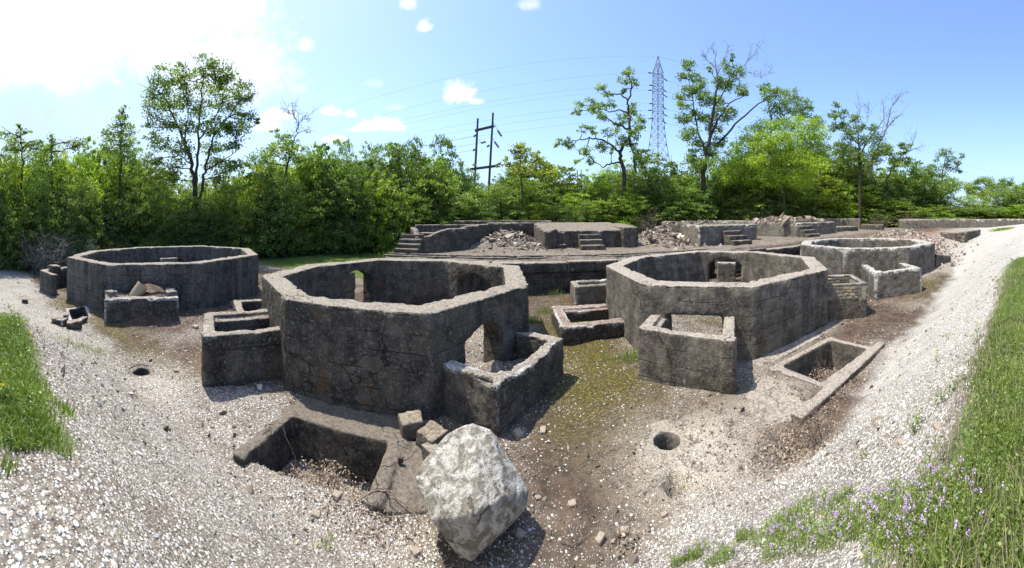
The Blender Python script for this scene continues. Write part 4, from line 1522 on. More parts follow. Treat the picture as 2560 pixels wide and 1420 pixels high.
M_BARK = bark('bark', (.03, .025, .02), (.085, .072, .058))
M_DEAD = bark('dead_wood', (.13, .115, .1), (.3, .27, .235))
M_TWIG = bark('dry_twigs', (.11, .085, .065), (.26, .2, .15))


def leaf_quads(c, size, g, up=.5, aspect=.62):
    n = len(c)
    nr = g.normal(size=(n, 3))
    nr[:, 2] += up
    nr /= np.linalg.norm(nr, axis=1, keepdims=True)
    a = np.cross(nr, g.normal(size=(n, 3)))
    a /= np.linalg.norm(a, axis=1, keepdims=True)
    b = np.cross(nr, a)
    s_ = (size * g.uniform(.65, 1.3, n))[:, None] * .5
    v = np.stack([c - a * s_, c + b * s_ * aspect, c + a * s_, c - b * s_ * aspect], 1).reshape(-1, 3)
    f = np.arange(4 * n).reshape(n, 4)
    return v, f


def clump_leaves(blobs, dens, size, g, sub=.5, shell=.55, sub_n=26):
    """blobs: (cx, cy, cz, rx, ry, rz). Leaves gather in small sprays spread through each blob."""
    C_, T_ = [], []
    for cx, cy, cz, rx, ry, rz in blobs:
        area = PI * max(rx, ry) * rz
        nsub = max(2, int(area * dens / sub_n))
        d = g.normal(size=(nsub, 3))
        d /= np.linalg.norm(d, axis=1, keepdims=True)
        rad = shell + (1.05 - shell) * g.random(nsub) ** .7
        pc = np.array([cx, cy, cz]) + d * rad[:, None] * np.array([rx, ry, rz])
        tt = g.uniform(0, .55, nsub) + .25 * g.random()
        k = g.poisson(sub_n, nsub)
        sg = sub * min(1.0, (rx + rz) * .5)
        off = g.normal(size=(k.sum(), 3)) * np.array([sg, sg, sg * .55])
        C_.append(np.repeat(pc, k, 0) + off)
        T_.append(np.clip(np.repeat(tt, k) + g.uniform(-.1, .3, k.sum()), 0, 1))
    return np.concatenate(C_), np.concatenate(T_)


def tube_mesh(lines, sides=5):
    """lines: list of (points (n,3), radii (n))"""
    V, Fc = [], []
    nb = 0
    for p, r in lines:
        p = np.asarray(p, float)
        r = np.asarray(r, float)
        n = len(p)
        d = np.gradient(p, axis=0)
        d /= np.linalg.norm(d, axis=1, keepdims=True) + 1e-9
        ref = np.where(np.abs(d[:, 2:3]) > .8, np.array([[1., 0, 0]]), np.array([[0, 0, 1.]]))
        a = np.cross(d, ref)
        a /= np.linalg.norm(a, axis=1, keepdims=True) + 1e-9
        b = np.cross(d, a)
        th = np.arange(sides) * 2 * PI / sides
        ring_ = p[:, None] + r[:, None, None] * (a[:, None] * np.cos(th)[None, :, None] + b[:, None] * np.sin(th)[None, :, None])
        V.append(ring_.reshape(-1, 3))
        i = np.arange(n - 1)[:, None] * sides
        j = np.arange(sides)[None]
        k = (j + 1) % sides
        Fc.append((np.stack([i + j, i + k, i + sides + k, i + sides + j], -1).reshape(-1, 4)) + nb)
        nb += n * sides
    return np.concatenate(V), np.concatenate(Fc)


def wander(p0, p1, n, amp, g):
    t = np.linspace(0, 1, n)[:, None]
    p = np.array(p0) * (1 - t) + np.array(p1) * t
    w = np.cumsum(g.normal(size=(n, 3)), 0)
    w -= t * w[-1]
    w -= (1 - t) * w[0]
    return p + w * amp / math.sqrt(n)


def leafy(root, cen, blobs, dens, size, seed, tint, name='crown', up=.5, sub=.5, shell=.55, mesh=None, sub_n=26):
    g_ = np.random.default_rng(seed)
    if mesh is None:
        c, tt = clump_leaves(blobs, dens, size, g_, sub, shell, sub_n)
        v, f = leaf_quads(c, size, g_, up)
        mesh = mesh_at(name, v, f, M_LEAF, cen, attrs={'tone': np.repeat(tt, 4)})
    o = ob(name, mesh, (0, 0, 0), root)
    o.color = tuple(tint) + (1,)
    return o


# ------------------------------------------------------------------ the trees one can tell apart
def px_limbs(limbs, r, g, jit=1.0):
    out = []
    for spec in limbs:
        pts_, w0, w1 = spec[0], spec[1], spec[2]
        dr = np.cumsum(g.normal(0, .35 * jit, len(pts_)))
        if len(spec) < 4:
            dr -= dr[0]
        P_ = np.array([PR(px, py, r + q) for (px, py), q in zip(pts_, dr)])
        # refine
        t = np.linspace(0, len(P_) - 1, (len(P_) - 1) * 4 + 1)
        Q = np.stack([np.interp(t, np.arange(len(P_)), P_[:, k]) for k in range(3)], 1)
        Q[1:-1] += g.normal(0, .05 + w0 * .15, Q[1:-1].shape)
        out.append((Q, np.linspace(w0, w1, len(Q))))
    return out


def hero(label, px, r, limbs, blobs, seed, tint=(1, 1, 1), dens=55, leaf=.24, dead=(), name='tree', cat='tree', z0=None, depth=1.0, twigs=True, up=.5, sub=.36, group=None, sub_n=26):
    g_ = np.random.default_rng(seed)
    x, y = R(px, r)
    if z0 is None:
        z0 = gz(x, y)
    root = thing(name, (x, y, z0), label, cat, group)
    L = px_limbs(limbs, r, g_)
    if L:
        # carry the first limb down to the ground
        p, w = L[0]
        base = np.array([[x, y, z0 - .2], [x + (p[0][0] - x) * .5, y + (p[0][1] - y) * .5, (z0 + p[0][2]) / 2]])
        L[0] = (np.concatenate([base, p]), np.concatenate([[w[0] * 1.35, w[0] * 1.15], w]))
    m_per = r / F
    dens = dens * 2.7
    leaf = leaf * 1.15
    B = []
    for q in blobs:
        bx, by, ra, rb = q[:4]
        rr = r + g_.uniform(-1, 1) * depth * 1.4
        bx += g_.uniform(-3, 3)
        ra, rb = ra * g_.uniform(.7, 1.15), rb * g_.uniform(.7, 1.15)
        B.append((*PR(bx, by, rr), ra * m_per, ra * m_per * 1.1, rb * m_per))
    tw = []
    nodes = np.concatenate([p[3:] for p, w in L]) if L else None
    if nodes is not None and twigs:
        for b_ in B:
            c = np.array(b_[:3])
            i = np.argmin(np.linalg.norm(nodes - c, axis=1) + np.maximum(0, nodes[:, 2] - c[2]) * 1.5)
            q = wander(nodes[i], c, 7, .25, g_)
            tw.append((q, np.linspace(.07, .025, 7)))
            for k in range(4):
                e = c + g_.normal(size=3) * np.array(b_[3:]) * .6
                tw.append((wander(q[4], e, 5, .15, g_), np.linspace(.035, .012, 5)))
    if L:
        v, f = tube_mesh(L[:1], 8)
        ob('trunk', mesh_at('trunk', v, f, M_BARK, root.location, smooth_=True), parent=root)
        if len(L) > 1 or tw:
            v, f = tube_mesh(L[1:] + tw, 6)
            ob('limbs', mesh_at('limbs', v, f, M_BARK, root.location, smooth_=True), parent=root)
    if dead:
        D = px_limbs(dead, r, g_, .6)
        ex = []
        for p, w in D:
            for k in range(2, len(p)):
                for _ in range(2):
                    if g_.random() < .75:
                        dv = g_.normal(size=3) * .5 + (p[-1] - p[0]) / (np.linalg.norm(p[-1] - p[0]) + 1e-6) * .5 + np.array([0, 0, .25])
                        ln = g_.uniform(.5, 1.6) * min(2.0, 22 * m_per)
                        q = wander(p[k], p[k] + dv * ln, 6, .22, g_)
                        ex.append((q, np.linspace(w[k] * .4 + .012, .01, 6)))
                        for _k in range(2):
                            e = q[3] + g_.normal(size=3) * .3 * ln
                            ex.append((wander(q[3], e, 4, .1, g_), np.linspace(.016, .008, 4)))
        v, f = tube_mesh(D + ex, 5)
        ob('dead_branches', mesh_at('dead_branches', v, f, M_DEAD, root.location, smooth_=True), parent=root)
    if B:
        leafy(root, tuple(root.location), B, dens, leaf, seed + 1, tint, up=up, sub=sub, sub_n=sub_n)
    return root


hero('tall spreading broadleaf tree with two dark trunks behind the leftmost foundation', 487, 34,
     [([(487, 530), (486, 470), (478, 410), (462, 350), (440, 300), (415, 250)], .26, .07),
      ([(488, 500), (492, 430), (496, 350), (500, 270), (508, 190)], .2, .05),
      ([(487, 540), (505, 470), (512, 430), (528, 360), (560, 300), (605, 245)], .2, .05),
      ([(478, 410), (440, 380), (400, 360)], .09, .03), ([(512, 430), (560, 400), (590, 380)], .09, .03), ([(496, 350), (540, 290), (565, 220)], .1, .03),
      ([(462, 350), (470, 280), (468, 210)], .1, .03)],
     [(420, 195, 30, 26), (400, 235, 32, 30), (450, 185, 28, 24), (480, 205, 32, 28), (512, 168, 30, 24), (545, 180, 26, 26), (570, 195, 24, 22), (600, 228, 24, 22), (628, 250, 18, 18),
      (385, 270, 24, 26), (430, 270, 36, 30), (480, 260, 34, 30), (530, 240, 36, 30), (580, 265, 32, 26), (615, 290, 22, 20), (400, 310, 30, 22), (450, 320, 34, 26), (505, 310, 34, 26),
      (555, 320, 32, 26), (595, 325, 24, 22), (378, 340, 20, 16), (410, 365, 34, 24), (460, 375, 30, 22), (530, 370, 32, 24), (580, 370, 28, 24), (385, 395, 24, 20), (430, 415, 34, 24),
      (540, 415, 34, 22), (585, 405, 22, 20), (560, 445, 34, 20), (420, 450, 34, 20), (455, 230, 24, 20), (640, 300, 6, 8)], 900, (.66, .74, .68), 62, .215, depth=1.6, sub=.38, sub_n=50)
hero('slim pointed young tree left of the tall two-trunked tree', 300, 31, [([(300, 440), (302, 380), (306, 320), (309, 275)], .1, .03)],
     [(309, 280, 13, 14), (300, 303, 22, 14), (285, 330, 22, 16), (318, 325, 18, 16), (300, 352, 34, 18), (320, 365, 20, 14), (264, 335, 11, 12), (280, 375, 32, 18), (318, 392, 30, 18)], 910, (.85, .95, .8), 75, .19)
hero('thin sapling rising above the shrubs at the far left', 52, 27, [([(55, 420), (55, 370), (50, 315)], .07, .02)],
     [(48, 316, 9, 9), (58, 336, 16, 12), (50, 358, 28, 14), (78, 362, 14, 12), (95, 352, 14, 12), (100, 372, 20, 12), (8, 336, 12, 12), (30, 372, 20, 14)], 915, (.85, .95, .9), 75, .18)
hero('small feathery sapling top second from the left above the shrubs', 130, 28, [([(130, 420), (131, 340)], .05, .02)],
     [(131, 344, 10, 9), (135, 360, 20, 12), (118, 372, 20, 12), (188, 355, 20, 12), (200, 372, 26, 12)], 917, (.9, 1, .9), 75, .17)
hero('bushy tree with a bare forked top right of the tall two-trunked tree', 715, 36, [([(715, 450), (720, 400), (730, 360)], .14, .07)],
     [(688, 330, 10, 8), (703, 340, 15, 10), (722, 350, 16, 12), (738, 362, 16, 12), (700, 368, 30, 16), (670, 385, 30, 18), (725, 390, 30, 18), (645, 400, 26, 18)], 920, (.95, 1.1, .7), 70, .2,
     dead=[([(728, 370), (742, 335), (745, 312), (736, 290), (734, 266)], .07, .015), ([(745, 312), (757, 298), (769, 296)], .04, .012), ([(742, 335), (760, 326), (770, 330)], .04, .012),
           ([(742, 300), (728, 284), (712, 280)], .035, .01)])
hero('tree with spoke-like leaf sprays right of the wooden pole frame', 1300, 42, [([(1305, 470), (1300, 420), (1298, 380)], .09, .04), ([(1303, 440), (1330, 410), (1345, 396)], .06, .03), ([(1303, 440), (1262, 412)], .05, .02)],
     [(1297, 366, 16, 9), (1284, 380, 14, 8), (1312, 380, 16, 9), (1300, 396, 22, 9), (1340, 388, 16, 8), (1352, 400, 18, 8), (1330, 405, 16, 8), (1267, 398, 12, 6), (1243, 412, 10, 6),
      (1278, 412, 22, 9), (1315, 420, 30, 10), (1360, 418, 22, 10), (1340, 432, 28, 10), (1385, 435, 18, 10), (1290, 432, 24, 10)], 930, (1.25, 1.15, .75), 85, .24)
hero('crooked cottonwood with gaps in its crown left of the lattice tower', 1556, 46,
     [([(1561, 440), (1552, 400), (1548, 378), (1574, 346), (1576, 320), (1571, 285), (1568, 258), (1579, 222), (1574, 195)], .3, .08),
      ([(1568, 250), (1550, 236), (1523, 236), (1508, 226)], .12, .04), ([(1571, 322), (1545, 312), (1523, 297), (1505, 288)], .16, .05), ([(1569, 283), (1550, 276), (1523, 278), (1490, 270)], .12, .04),
      ([(1550, 385), (1530, 362), (1504, 350), (1474, 344), (1450, 350), (1420, 356)], .17, .05), ([(1550, 407), (1527, 407), (1508, 417), (1490, 408)], .14, .05), ([(1574, 350), (1584, 384), (1590, 430)], .2, .15),
      ([(1474, 344), (1466, 370), (1460, 395)], .08, .03)],
     [(1575, 183, 13, 11), (1559, 201, 15, 10), (1582, 208, 13, 11), (1504, 218, 13, 11), (1515, 233, 14, 8), (1552, 226, 12, 9), (1450, 262, 13, 13), (1440, 280, 15, 10), (1478, 262, 18, 14), (1495, 275, 16, 12),
      (1523, 262, 17, 12), (1504, 292, 16, 12), (1584, 275, 15, 15), (1560, 295, 17, 13), (1596, 306, 15, 16), (1588, 336, 18, 15), (1456, 322, 18, 11), (1485, 326, 18, 11), (1530, 330, 20, 13), (1408, 353, 17, 11),
      (1432, 364, 16, 9), (1466, 378, 18, 15), (1508, 366, 18, 15), (1553, 352, 18, 12), (1447, 407, 9, 7), (1480, 400, 12, 12), (1588, 384, 17, 14), (1614, 378, 13, 10), (1604, 400, 20, 12), (1545, 310, 12, 9),
      (1398, 364, 9, 8), (1580, 360, 14, 12), (1535, 380, 12, 10)], 940, (1.0, 1.1, .85), 62, .24, depth=1.3, sub=.32)
hero('large ragged cottonwood with a dead top right of the lattice tower', 1765, 48,
     [([(1758, 440), (1765, 400), (1775, 340), (1785, 270), (1795, 210)], .34, .14), ([(1775, 340), (1800, 290), (1825, 256), (1858, 240)], .2, .05), ([(1768, 390), (1745, 330), (1735, 270), (1722, 200)], .18, .04),
      ([(1785, 270), (1815, 220), (1838, 170)], .12, .04), ([(1795, 360), (1840, 310), (1885, 268), (1925, 238)], .18, .06)],
     [(1721, 164, 13, 15), (1702, 190, 12, 12), (1734, 192, 11, 12), (1698, 250, 15, 18), (1725, 228, 17, 15), (1752, 212, 17, 15), (1759, 248, 24, 18), (1793, 205, 17, 15), (1816, 160, 10, 17), (1831, 145, 8, 9),
      (1839, 182, 17, 17), (1816, 215, 19, 16), (1850, 222, 14, 15), (1797, 254, 20, 15), (1708, 296, 17, 15), (1738, 288, 20, 17), (1766, 300, 21, 17), (1722, 335, 17, 16), (1786, 322, 20, 17), (1808, 290, 20, 16),
      (1740, 365, 20, 16), (1729, 395, 16, 16), (1770, 374, 20, 18), (1831, 283, 14, 14), (1763, 410, 20, 14), (1797, 355, 22, 18), (1712, 262, 12, 14), (1745, 420, 18, 12), (1865, 235, 10, 8), (1775, 175, 9, 9)], 950, (.88, 1.0, .85), 72, .24,
     dead=[([(1795, 215), (1790, 175), (1788, 140), (1780, 120)], .1, .02), ([(1793, 190), (1812, 150), (1820, 112)], .07, .012), ([(1790, 170), (1765, 150), (1760, 140)], .05, .012), ([(1842, 200), (1868, 180), (1900, 184)], .06, .012),
           ([(1850, 190), (1866, 155), (1890, 135)], .06, .012), ([(1868, 180), (1900, 195), (1925, 180)], .03, .01)], depth=1.3, sub=.34)
hero('rounded grey-green tree behind the large ragged cottonwood', 1940, 56, [([(1930, 420), (1925, 340), (1930, 290), (1950, 260)], .2, .06), ([(1925, 330), (1965, 300), (2000, 275)], .12, .04), ([(1928, 300), (1918, 250), (1912, 225)], .1, .03)],
     [(1911, 217, 13, 11), (1920, 238, 16, 13), (1945, 232, 17, 13), (1972, 232, 17, 12), (1985, 248, 17, 12), (2006, 262, 18, 13), (1955, 262, 22, 15), (1930, 272, 18, 15), (1985, 278, 18, 14), (2025, 270, 12, 8),
      (2010, 290, 17, 12), (1950, 295, 18, 13), (2045, 300, 14, 12)], 960, (.8, .92, .95), 60, .25)
hero('bright feathery green tree mass right of the large cottonwood', 1960, 50, [([(1960, 480), (1955, 420), (1950, 360)], .16, .06), ([(1958, 440), (1900, 400), (1880, 360)], .1, .04), ([(1958, 440), (2010, 390), (2040, 350)], .1, .04)],
     [(1880, 335, 26, 18), (1915, 318, 24, 16), (1950, 315, 26, 16), (1990, 305, 28, 16), (2028, 312, 24, 18), (2050, 340, 20, 22), (1860, 370, 28, 20), (1905, 355, 30, 22), (1955, 350, 32, 24), (2005, 345, 32, 24),
      (2045, 375, 24, 22), (1845, 410, 28, 22), (1895, 400, 32, 24), (1950, 395, 34, 24), (2005, 395, 34, 24), (2045, 415, 26, 24), (1870, 445, 34, 24), (1930, 445, 36, 24), (1995, 445, 36, 24), (1820, 440, 22, 20)], 970, (1.5, 1.6, .7), 62, .24, depth=2.0, sub=.42)
hero('dark ragged tree with bare limbs leaning right, right of the bright feathery tree', 2150, 55, [([(2150, 440), (2148, 390), (2146, 350), (2140, 310)], .24, .08), ([(2146, 360), (2115, 330), (2098, 290)], .12, .04), ([(2148, 370), (2170, 340), (2185, 320)], .1, .03)],
     [(2093, 259, 10, 9), (2082, 285, 13, 9), (2098, 292, 14, 10), (2116, 280, 13, 9), (2138, 296, 14, 10), (2108, 314, 15, 11), (2132, 324, 16, 11), (2086, 318, 10, 10), (2124, 348, 18, 14), (2150, 318, 12, 10), (2183, 318, 13, 9),
      (2190, 345, 16, 13), (2160, 350, 16, 13), (2100, 372, 20, 15), (2140, 385, 24, 16), (2200, 375, 22, 16), (2180, 400, 24, 16)], 980, (.8, .92, .8), 60, .25,
     dead=[([(2143, 397), (2177, 341), (2208, 299)], .16, .07), ([(2177, 434), (2183, 391), (2205, 344), (2217, 320), (2235, 302), (2248, 289)], .2, .05), ([(2217, 320), (2227, 270), (2240, 252), (2253, 237)], .1, .02),
           ([(2140, 310), (2150, 280), (2148, 255)], .06, .015), ([(2160, 320), (2172, 285), (2170, 255)], .05, .012), ([(2205, 340), (2212, 290), (2205, 255)], .06, .012)])
hero('leaning tree with thin bare twigs right of the bare-limbed tree', 2230, 58, [([(2216, 450), (2230, 420), (2246, 396), (2262, 382), (2285, 372)], .15, .05)],
     [(2248, 361, 9, 8), (2266, 366, 12, 8), (2258, 380, 12, 8), (2266, 402, 14, 8), (2278, 398, 8, 6), (2232, 392, 15, 12), (2214, 374, 16, 14), (2238, 412, 16, 10)], 985, (1, 1.08, .8), 65, .25,
     dead=[([(2268, 380), (2285, 372), (2298, 376)], .05, .012), ([(2275, 376), (2282, 358), (2276, 345)], .04, .012)])
hero('slender open-crowned tree standing clear near the right end of the wood', 2355, 62, [([(2352, 485), (2356, 440), (2364, 400), (2368, 380)], .13, .04), ([(2356, 440), (2385, 412), (2404, 400)], .06, .02), ([(2358, 430), (2345, 395)], .05, .02)],
     [(2366, 376, 12, 8), (2349, 386, 12, 9), (2345, 402, 11, 9), (2375, 392, 15, 10), (2402, 389, 10, 7), (2398, 407, 13, 9), (2366, 412, 16, 11), (2385, 424, 12, 8), (2406, 430, 8, 5), (2356, 432, 13, 10), (2375, 450, 13, 9)], 990, (.8, .95, .9), 48, .24)
hero('low broad tree filling the gap left of the slender open-crowned tree', 2315, 60, [([(2312, 500), (2312, 420)], .12, .05)],
     [(2295, 408, 10, 8), (2290, 425, 16, 12), (2310, 432, 18, 14), (2335, 425, 16, 16), (2330, 450, 22, 16), (2300, 455, 26, 16), (2355, 470, 24, 18), (2385, 465, 14, 12)], 991, (.95, 1.1, .8), 62, .25)
hero('pale far tree with two rounded heads near the right edge', 2455, 88, [([(2460, 510), (2464, 470)], .14, .06)],
     [(2424, 470, 14, 12), (2446, 456, 12, 9), (2466, 452, 15, 12), (2480, 470, 13, 12), (2440, 482, 20, 12), (2470, 488, 22, 12)], 995, (1.15, 1.2, .95), 50, .34, sub=.5)
hero('dark small far tree just left of the right edge', 2512, 88, [([(2512, 510), (2512, 465)], .12, .05)], [(2508, 458, 12, 10), (2524, 455, 8, 9), (2512, 474, 14, 10)], 996, (.8, .95, .8), 55, .34, sub=.5)
hero('pale rounded far tree at the very right edge', 2552, 86, [([(2552, 510), (2552, 475)], .12, .05)], [(2552, 466, 16, 11), (2545, 484, 22, 13), (2568, 480, 16, 14)], 997, (1.1, 1.2, .95), 50, .34, sub=.5)


# ------------------------------------------------------------------ the wall of shrubs and low trees
PROF = [(-60, 360), (0, 372), (60, 385), (120, 390), (190, 385), (250, 385), (300, 400), (350, 392), (400, 440), (450, 455), (520, 455), (590, 440), (640, 415), (700, 395), (760, 395), (800, 378), (850, 372), (900, 400), (950, 385),
        (1000, 372), (1030, 368), (1060, 390), (1110, 388), (1150, 395), (1175, 440), (1220, 450), (1280, 440), (1340, 435), (1400, 450), (1470, 438), (1540, 420), (1600, 418), (1660, 425), (1700, 450), (1740, 440), (1800, 405), (1880, 375),
        (1960, 360), (2060, 360), (2120, 392), (2200, 405), (2260, 428), (2310, 450), (2380, 485), (2420, 500), (2480, 490), (2560, 485), (2640, 485)]
RB = [(-60, 22), (0, 24), (150, 27), (400, 32), (650, 33), (900, 37), (1300, 42), (1700, 47), (2000, 56), (2300, 60), (2560, 66), (2640, 68)]
prof = lambda px: float(np.interp(px, *zip(*PROF)))
rb = lambda px: float(np.interp(px, *zip(*RB)))

protos = []
for k in range(8):
    g_ = np.random.default_rng(500 + k)
    # a shrub 2 m in radius and 6 m tall
    B = []
    nb_ = 10 + k % 3
    for q in range(nb_):
        zc = .5 + 4.6 * (q + g_.uniform(0, 1)) / nb_
        w_ = 1.9 * (1 - (max(0, zc - 2.2) / 3.8) ** 2 * .75) * g_.uniform(.35, .85)
        a_ = g_.uniform(0, 2 * PI)
        B.append((w_ * math.cos(a_), w_ * math.sin(a_), zc, g_.uniform(.85, 1.35), g_.uniform(.85, 1.35), g_.uniform(.6, .9)))
    B += [(g_.uniform(-.3, .3), g_.uniform(-.3, .3), 5.3, .5, .5, .6), (0, 0, 3, 1.2, 1.2, 1.6), (0, 0, 1.2, 1.5, 1.5, 1.0)]
    c, tt = clump_leaves(B, 260, .2, g_, .17, .8, 22)
    keep = c[:, 2] > .02
    c, tt = c[keep], tt[keep]
    lsz = [.14, .16, .18, .2][k % 4]
    v, f = leaf_quads(c, lsz, g_, .5, [.62, .45, .7, .5][k % 4])
    me = arr2mesh('crown', v, f, M_LEAF, attrs={'tone': np.repeat(tt, 4)})
    L = []
    for q in range(5):
        e = np.array([g_.uniform(-1.2, 1.2), g_.uniform(-1.2, 1.2), g_.uniform(3.2, 5.2)])
        st = np.array([g_.uniform(-.3, .3), g_.uniform(-.3, .3), -.2])
        p = wander(st, e, 9, .5, g_)
        L.append((p, np.linspace(.07, .02, 9)))
        for _ in range(3):
            e2 = p[5] + g_.normal(size=3) * .9
            L.append((wander(p[5], e2, 5, .2, g_), np.linspace(.03, .01, 5)))
    v, f = tube_mesh(L, 5)
    mt = arr2mesh('trunk', v, f, M_BARK, True)
    protos.append((me, mt))

ZONES = [(130, 'at the far left edge'), (270, 'above the bare thicket'), (400, 'behind the left end of the leftmost foundation'), (560, 'round the two-trunked tree'), (680, 'right of the two-trunked tree'),
         (820, 'under the bare forked top'), (960, 'left of the terrace stairs'), (1100, 'behind the leftmost terrace block'), (1240, 'by the wooden pole frame'), (1390, 'under the spoke-leaved tree'),
         (1540, 'under the crooked cottonwood'), (1700, 'before the lattice tower'), (1840, 'under the large cottonwood'), (1980, 'under the bright feathery tree'), (2120, 'behind the tall flat wall'),
         (2260, 'behind the spoil heap'), (2400, 'under the slender tree'), (2900, 'at the far right end')]
TONES = [('dark green', (.62, .75, .65)), ('deep green', (.78, .88, .7)), ('fresh green', (1.0, 1.12, .75)), ('yellow-green', (1.4, 1.35, .6)), ('grey-green', (.85, .92, .95)), ('mid green', (.95, 1.0, .8)), ('bright green', (1.2, 1.35, .7))]
seen = {}
plan = []
for layer, (row, step, dr, dtop, wid) in enumerate([('back', 62, 6.5, 0, 1.15), ('middle', 58, 3.0, 36, 1.15), ('front', 56, 0, 84, 1.15)]):
    px = -50 + layer * 17
    while px < 2620:
        plan.append((px + random.uniform(-10, 10), row, dr, dtop, wid, layer))
        px += step * random.uniform(.85, 1.2)
ORD = ['first', 'second', 'third', 'fourth', 'fifth', 'sixth']
for px, row, dr, dtop, wid, layer in sorted(plan):
    r = rb(px) + dr + random.uniform(-.8, .8)
    top = prof(px) - 12 + dtop * random.uniform(.6, 1.3) + random.uniform(-16, 12)
    if layer == 2:
        top = min(top, 515)
    x, y = R(px, r)
    z0 = gz(x, y)
    h = max(2.2, (ZH(top, r) - z0) * 1.0)
    zone = next(q for a_, q in ZONES if px < a_)
    tname, tint = TONES[random.choices(range(7), [3, 3, 3, 1.2, 1.4, 3, 1.6])[0]]
    key = (row, zone)
    seen[key] = seen.get(key, -1) + 1
    low = h < 4.5
    nm = 'shrub' if low else 'tree'
    lab = f"{tname} {'shrub' if low else 'leafy tree'}, {ORD[min(5, seen[key])]} from left in the {row} row {zone}"
    lab = ' '.join(lab.split()[:16])
    root = thing(nm, (x, y, z0), lab, nm, 'shrubs and low trees forming the edge of the wood')
    me, mt = protos[random.randrange(8)]
    sw = wid * random.uniform(.95, 1.3) * (r * 66 / F / 3.0)
    sw = max(sw, .8)
    for nme, msh in (('crown', me), ('trunk', mt)):
        o = ob(nme, msh, (0, 0, 0), root)
        j = random.uniform(.85, 1.12)
        o.color = tuple(q * j for q in tint) + (1,)
        o.scale = (1, 1, 1)
    root.scale = (sw, sw, h / 5.5)
    root.rotation_euler = (0, 0, random.uniform(0, 2 * PI))

# the depth of the wood behind reads as one mass
g_ = np.random.default_rng(777)
n = 42000
px = g_.uniform(-80, 2640, n)
r = np.interp(px, *zip(*RB)) + 9 + g_.uniform(0, 4, n)
ztop = EYE - (np.interp(px, *zip(*PROF)) + 32 - HOR) / F * r
z = ztop * g_.random(n) ** .85 + .3
t_ = (px - 1280) / F
c = np.stack([r * np.sin(t_), r * np.cos(t_), z], 1)
c += np.stack([fbm(c, .5, 2, 5), fbm(c, .5, 2, 6), fbm(c, .5, 2, 7)], 1) * 1.6
v, f = leaf_quads(c, .55, g_, .3, .7)
o = ob('woods', arr2mesh('woods', v, f, M_LEAF, attrs={'tone': np.repeat(np.clip(.3 + .5 * fbm(c, .4, 2, 9), 0, 1), 4)}), kind='stuff', label='dense dark woods seen between the shrubs')
o.color = (.6, .72, .6, 1)
# ------------------------------------------------------------------ bare thickets, dry twigs
def twig_bush(name, label, cat, x, y, z0, rad, h, n, seed, mat, w=.018, spread=1.0, droop=0.0):
    g_ = np.random.default_rng(seed)
    root = thing(name, (x, y, z0), label, cat)
    L = []
    for k in range(n):
        a = g_.uniform(0, 2 * PI)
        rr = rad * g_.random() ** .5
        st = np.array([x + g_.normal() * rad * .25, y + g_.normal() * rad * .25, z0 - .05])
        e = np.array([x + rr * spread * math.cos(a), y + rr * spread * math.sin(a), z0 + h * g_.uniform(.35, 1.0) * (1 - droop * rr / rad)])
        p = wander(st, e, 10, .32 * rad, g_)
        L.append((p, np.linspace(w, w * .35, 10)))
        for _ in range(3):
            i = g_.integers(3, 9)
            e2 = p[i] + g_.normal(size=3) * rad * .3
            L.append((wander(p[i], e2, 6, .12 * rad, g_), np.linspace(w * .5, w * .25, 6)))
    v, f = tube_mesh(L, 4)
    ob('branches', mesh_at('branches', v, f, mat, root.location, smooth_=True), parent=root)
    return root


for k, (px, r, rad, h, n, lb) in enumerate([
        (110, 24.0, 1.9, 3.4, 90, 'grey leafless tangled thicket at the foot of the trees, left one of two'), (185, 25.5, 1.8, 2.8, 70, 'grey leafless tangled thicket right behind the first thicket'),
        (1620, 43, 2.2, 3.6, 36, 'grey twiggy dead bush before the woods behind the rubble slope'), (1400, 38, 2.0, 2.6, 34, 'thin grey bare bush behind the second terrace block'),
        (2290, 54, 3.2, 2.6, 40, 'fallen bare branches heaped behind the spoil heap'), (2200, 53, 2.2, 3.2, 30, 'brown bare bush between the flat wall and the fallen branches'),
        (1900, 50, 2.2, 3.4, 30, 'brown leafless bush behind the third terrace block')]):
    x, y = R(px, r)
    twig_bush('bare_bush', lb, 'bush', x, y, gz(x, y), rad, h, n, 600 + k, M_TWIG if k > 1 else M_DEAD, .022, 1.2)
x, y = S(2045, 1125, .15)
twig_bush('bare_bush', 'small dry leafless shrub at the foot of the right gravel slope', 'bush', x, y, gz(x, y), .55, 1.0, 26, 650, M_TWIG, .007, 1.1)
x, y = 7.6, 5.2
twig_bush('bare_bush', 'few dry upright stems growing in the long sunken pit', 'bush', x, y, -.5, .6, 1.3, 9, 651, M_TWIG, .006, 1.0)
x, y = -3.3, 5.1
twig_bush('bare_bush', 'single dry stem rising from the leaf-filled pit', 'plant', x, y, -.8, .15, 1.2, 2, 652, M_TWIG, .007, 1.0)


def stick(label, pts, w, seed, mat=M_TWIG, name='branch', twigs=3):
    g_ = np.random.default_rng(seed)
    P_ = np.array(pts, float)
    t = np.linspace(0, len(P_) - 1, (len(P_) - 1) * 5 + 1)
    Q = np.stack([np.interp(t, np.arange(len(P_)), P_[:, k]) for k in range(3)], 1)
    Q += g_.normal(0, .008, Q.shape)
    L = [(Q, np.linspace(w, w * .4, len(Q)))]
    for _ in range(twigs):
        i = g_.integers(2, len(Q) - 1)
        L.append((wander(Q[i], Q[i] + g_.normal(size=3) * np.array([.25, .25, .06]), 6, .06, g_), np.linspace(w * .5, w * .2, 6)))
    loc = tuple(Q[0])
    v, f = tube_mesh(L, 6)
    ob(name, mesh_at(name, v, f, mat, loc, smooth_=True), loc, None, label, 'branch')


def gp(px, py, dz=.04):
    x, y = S(px, py, .05)
    return (x, y, gz(x, y) + dz)


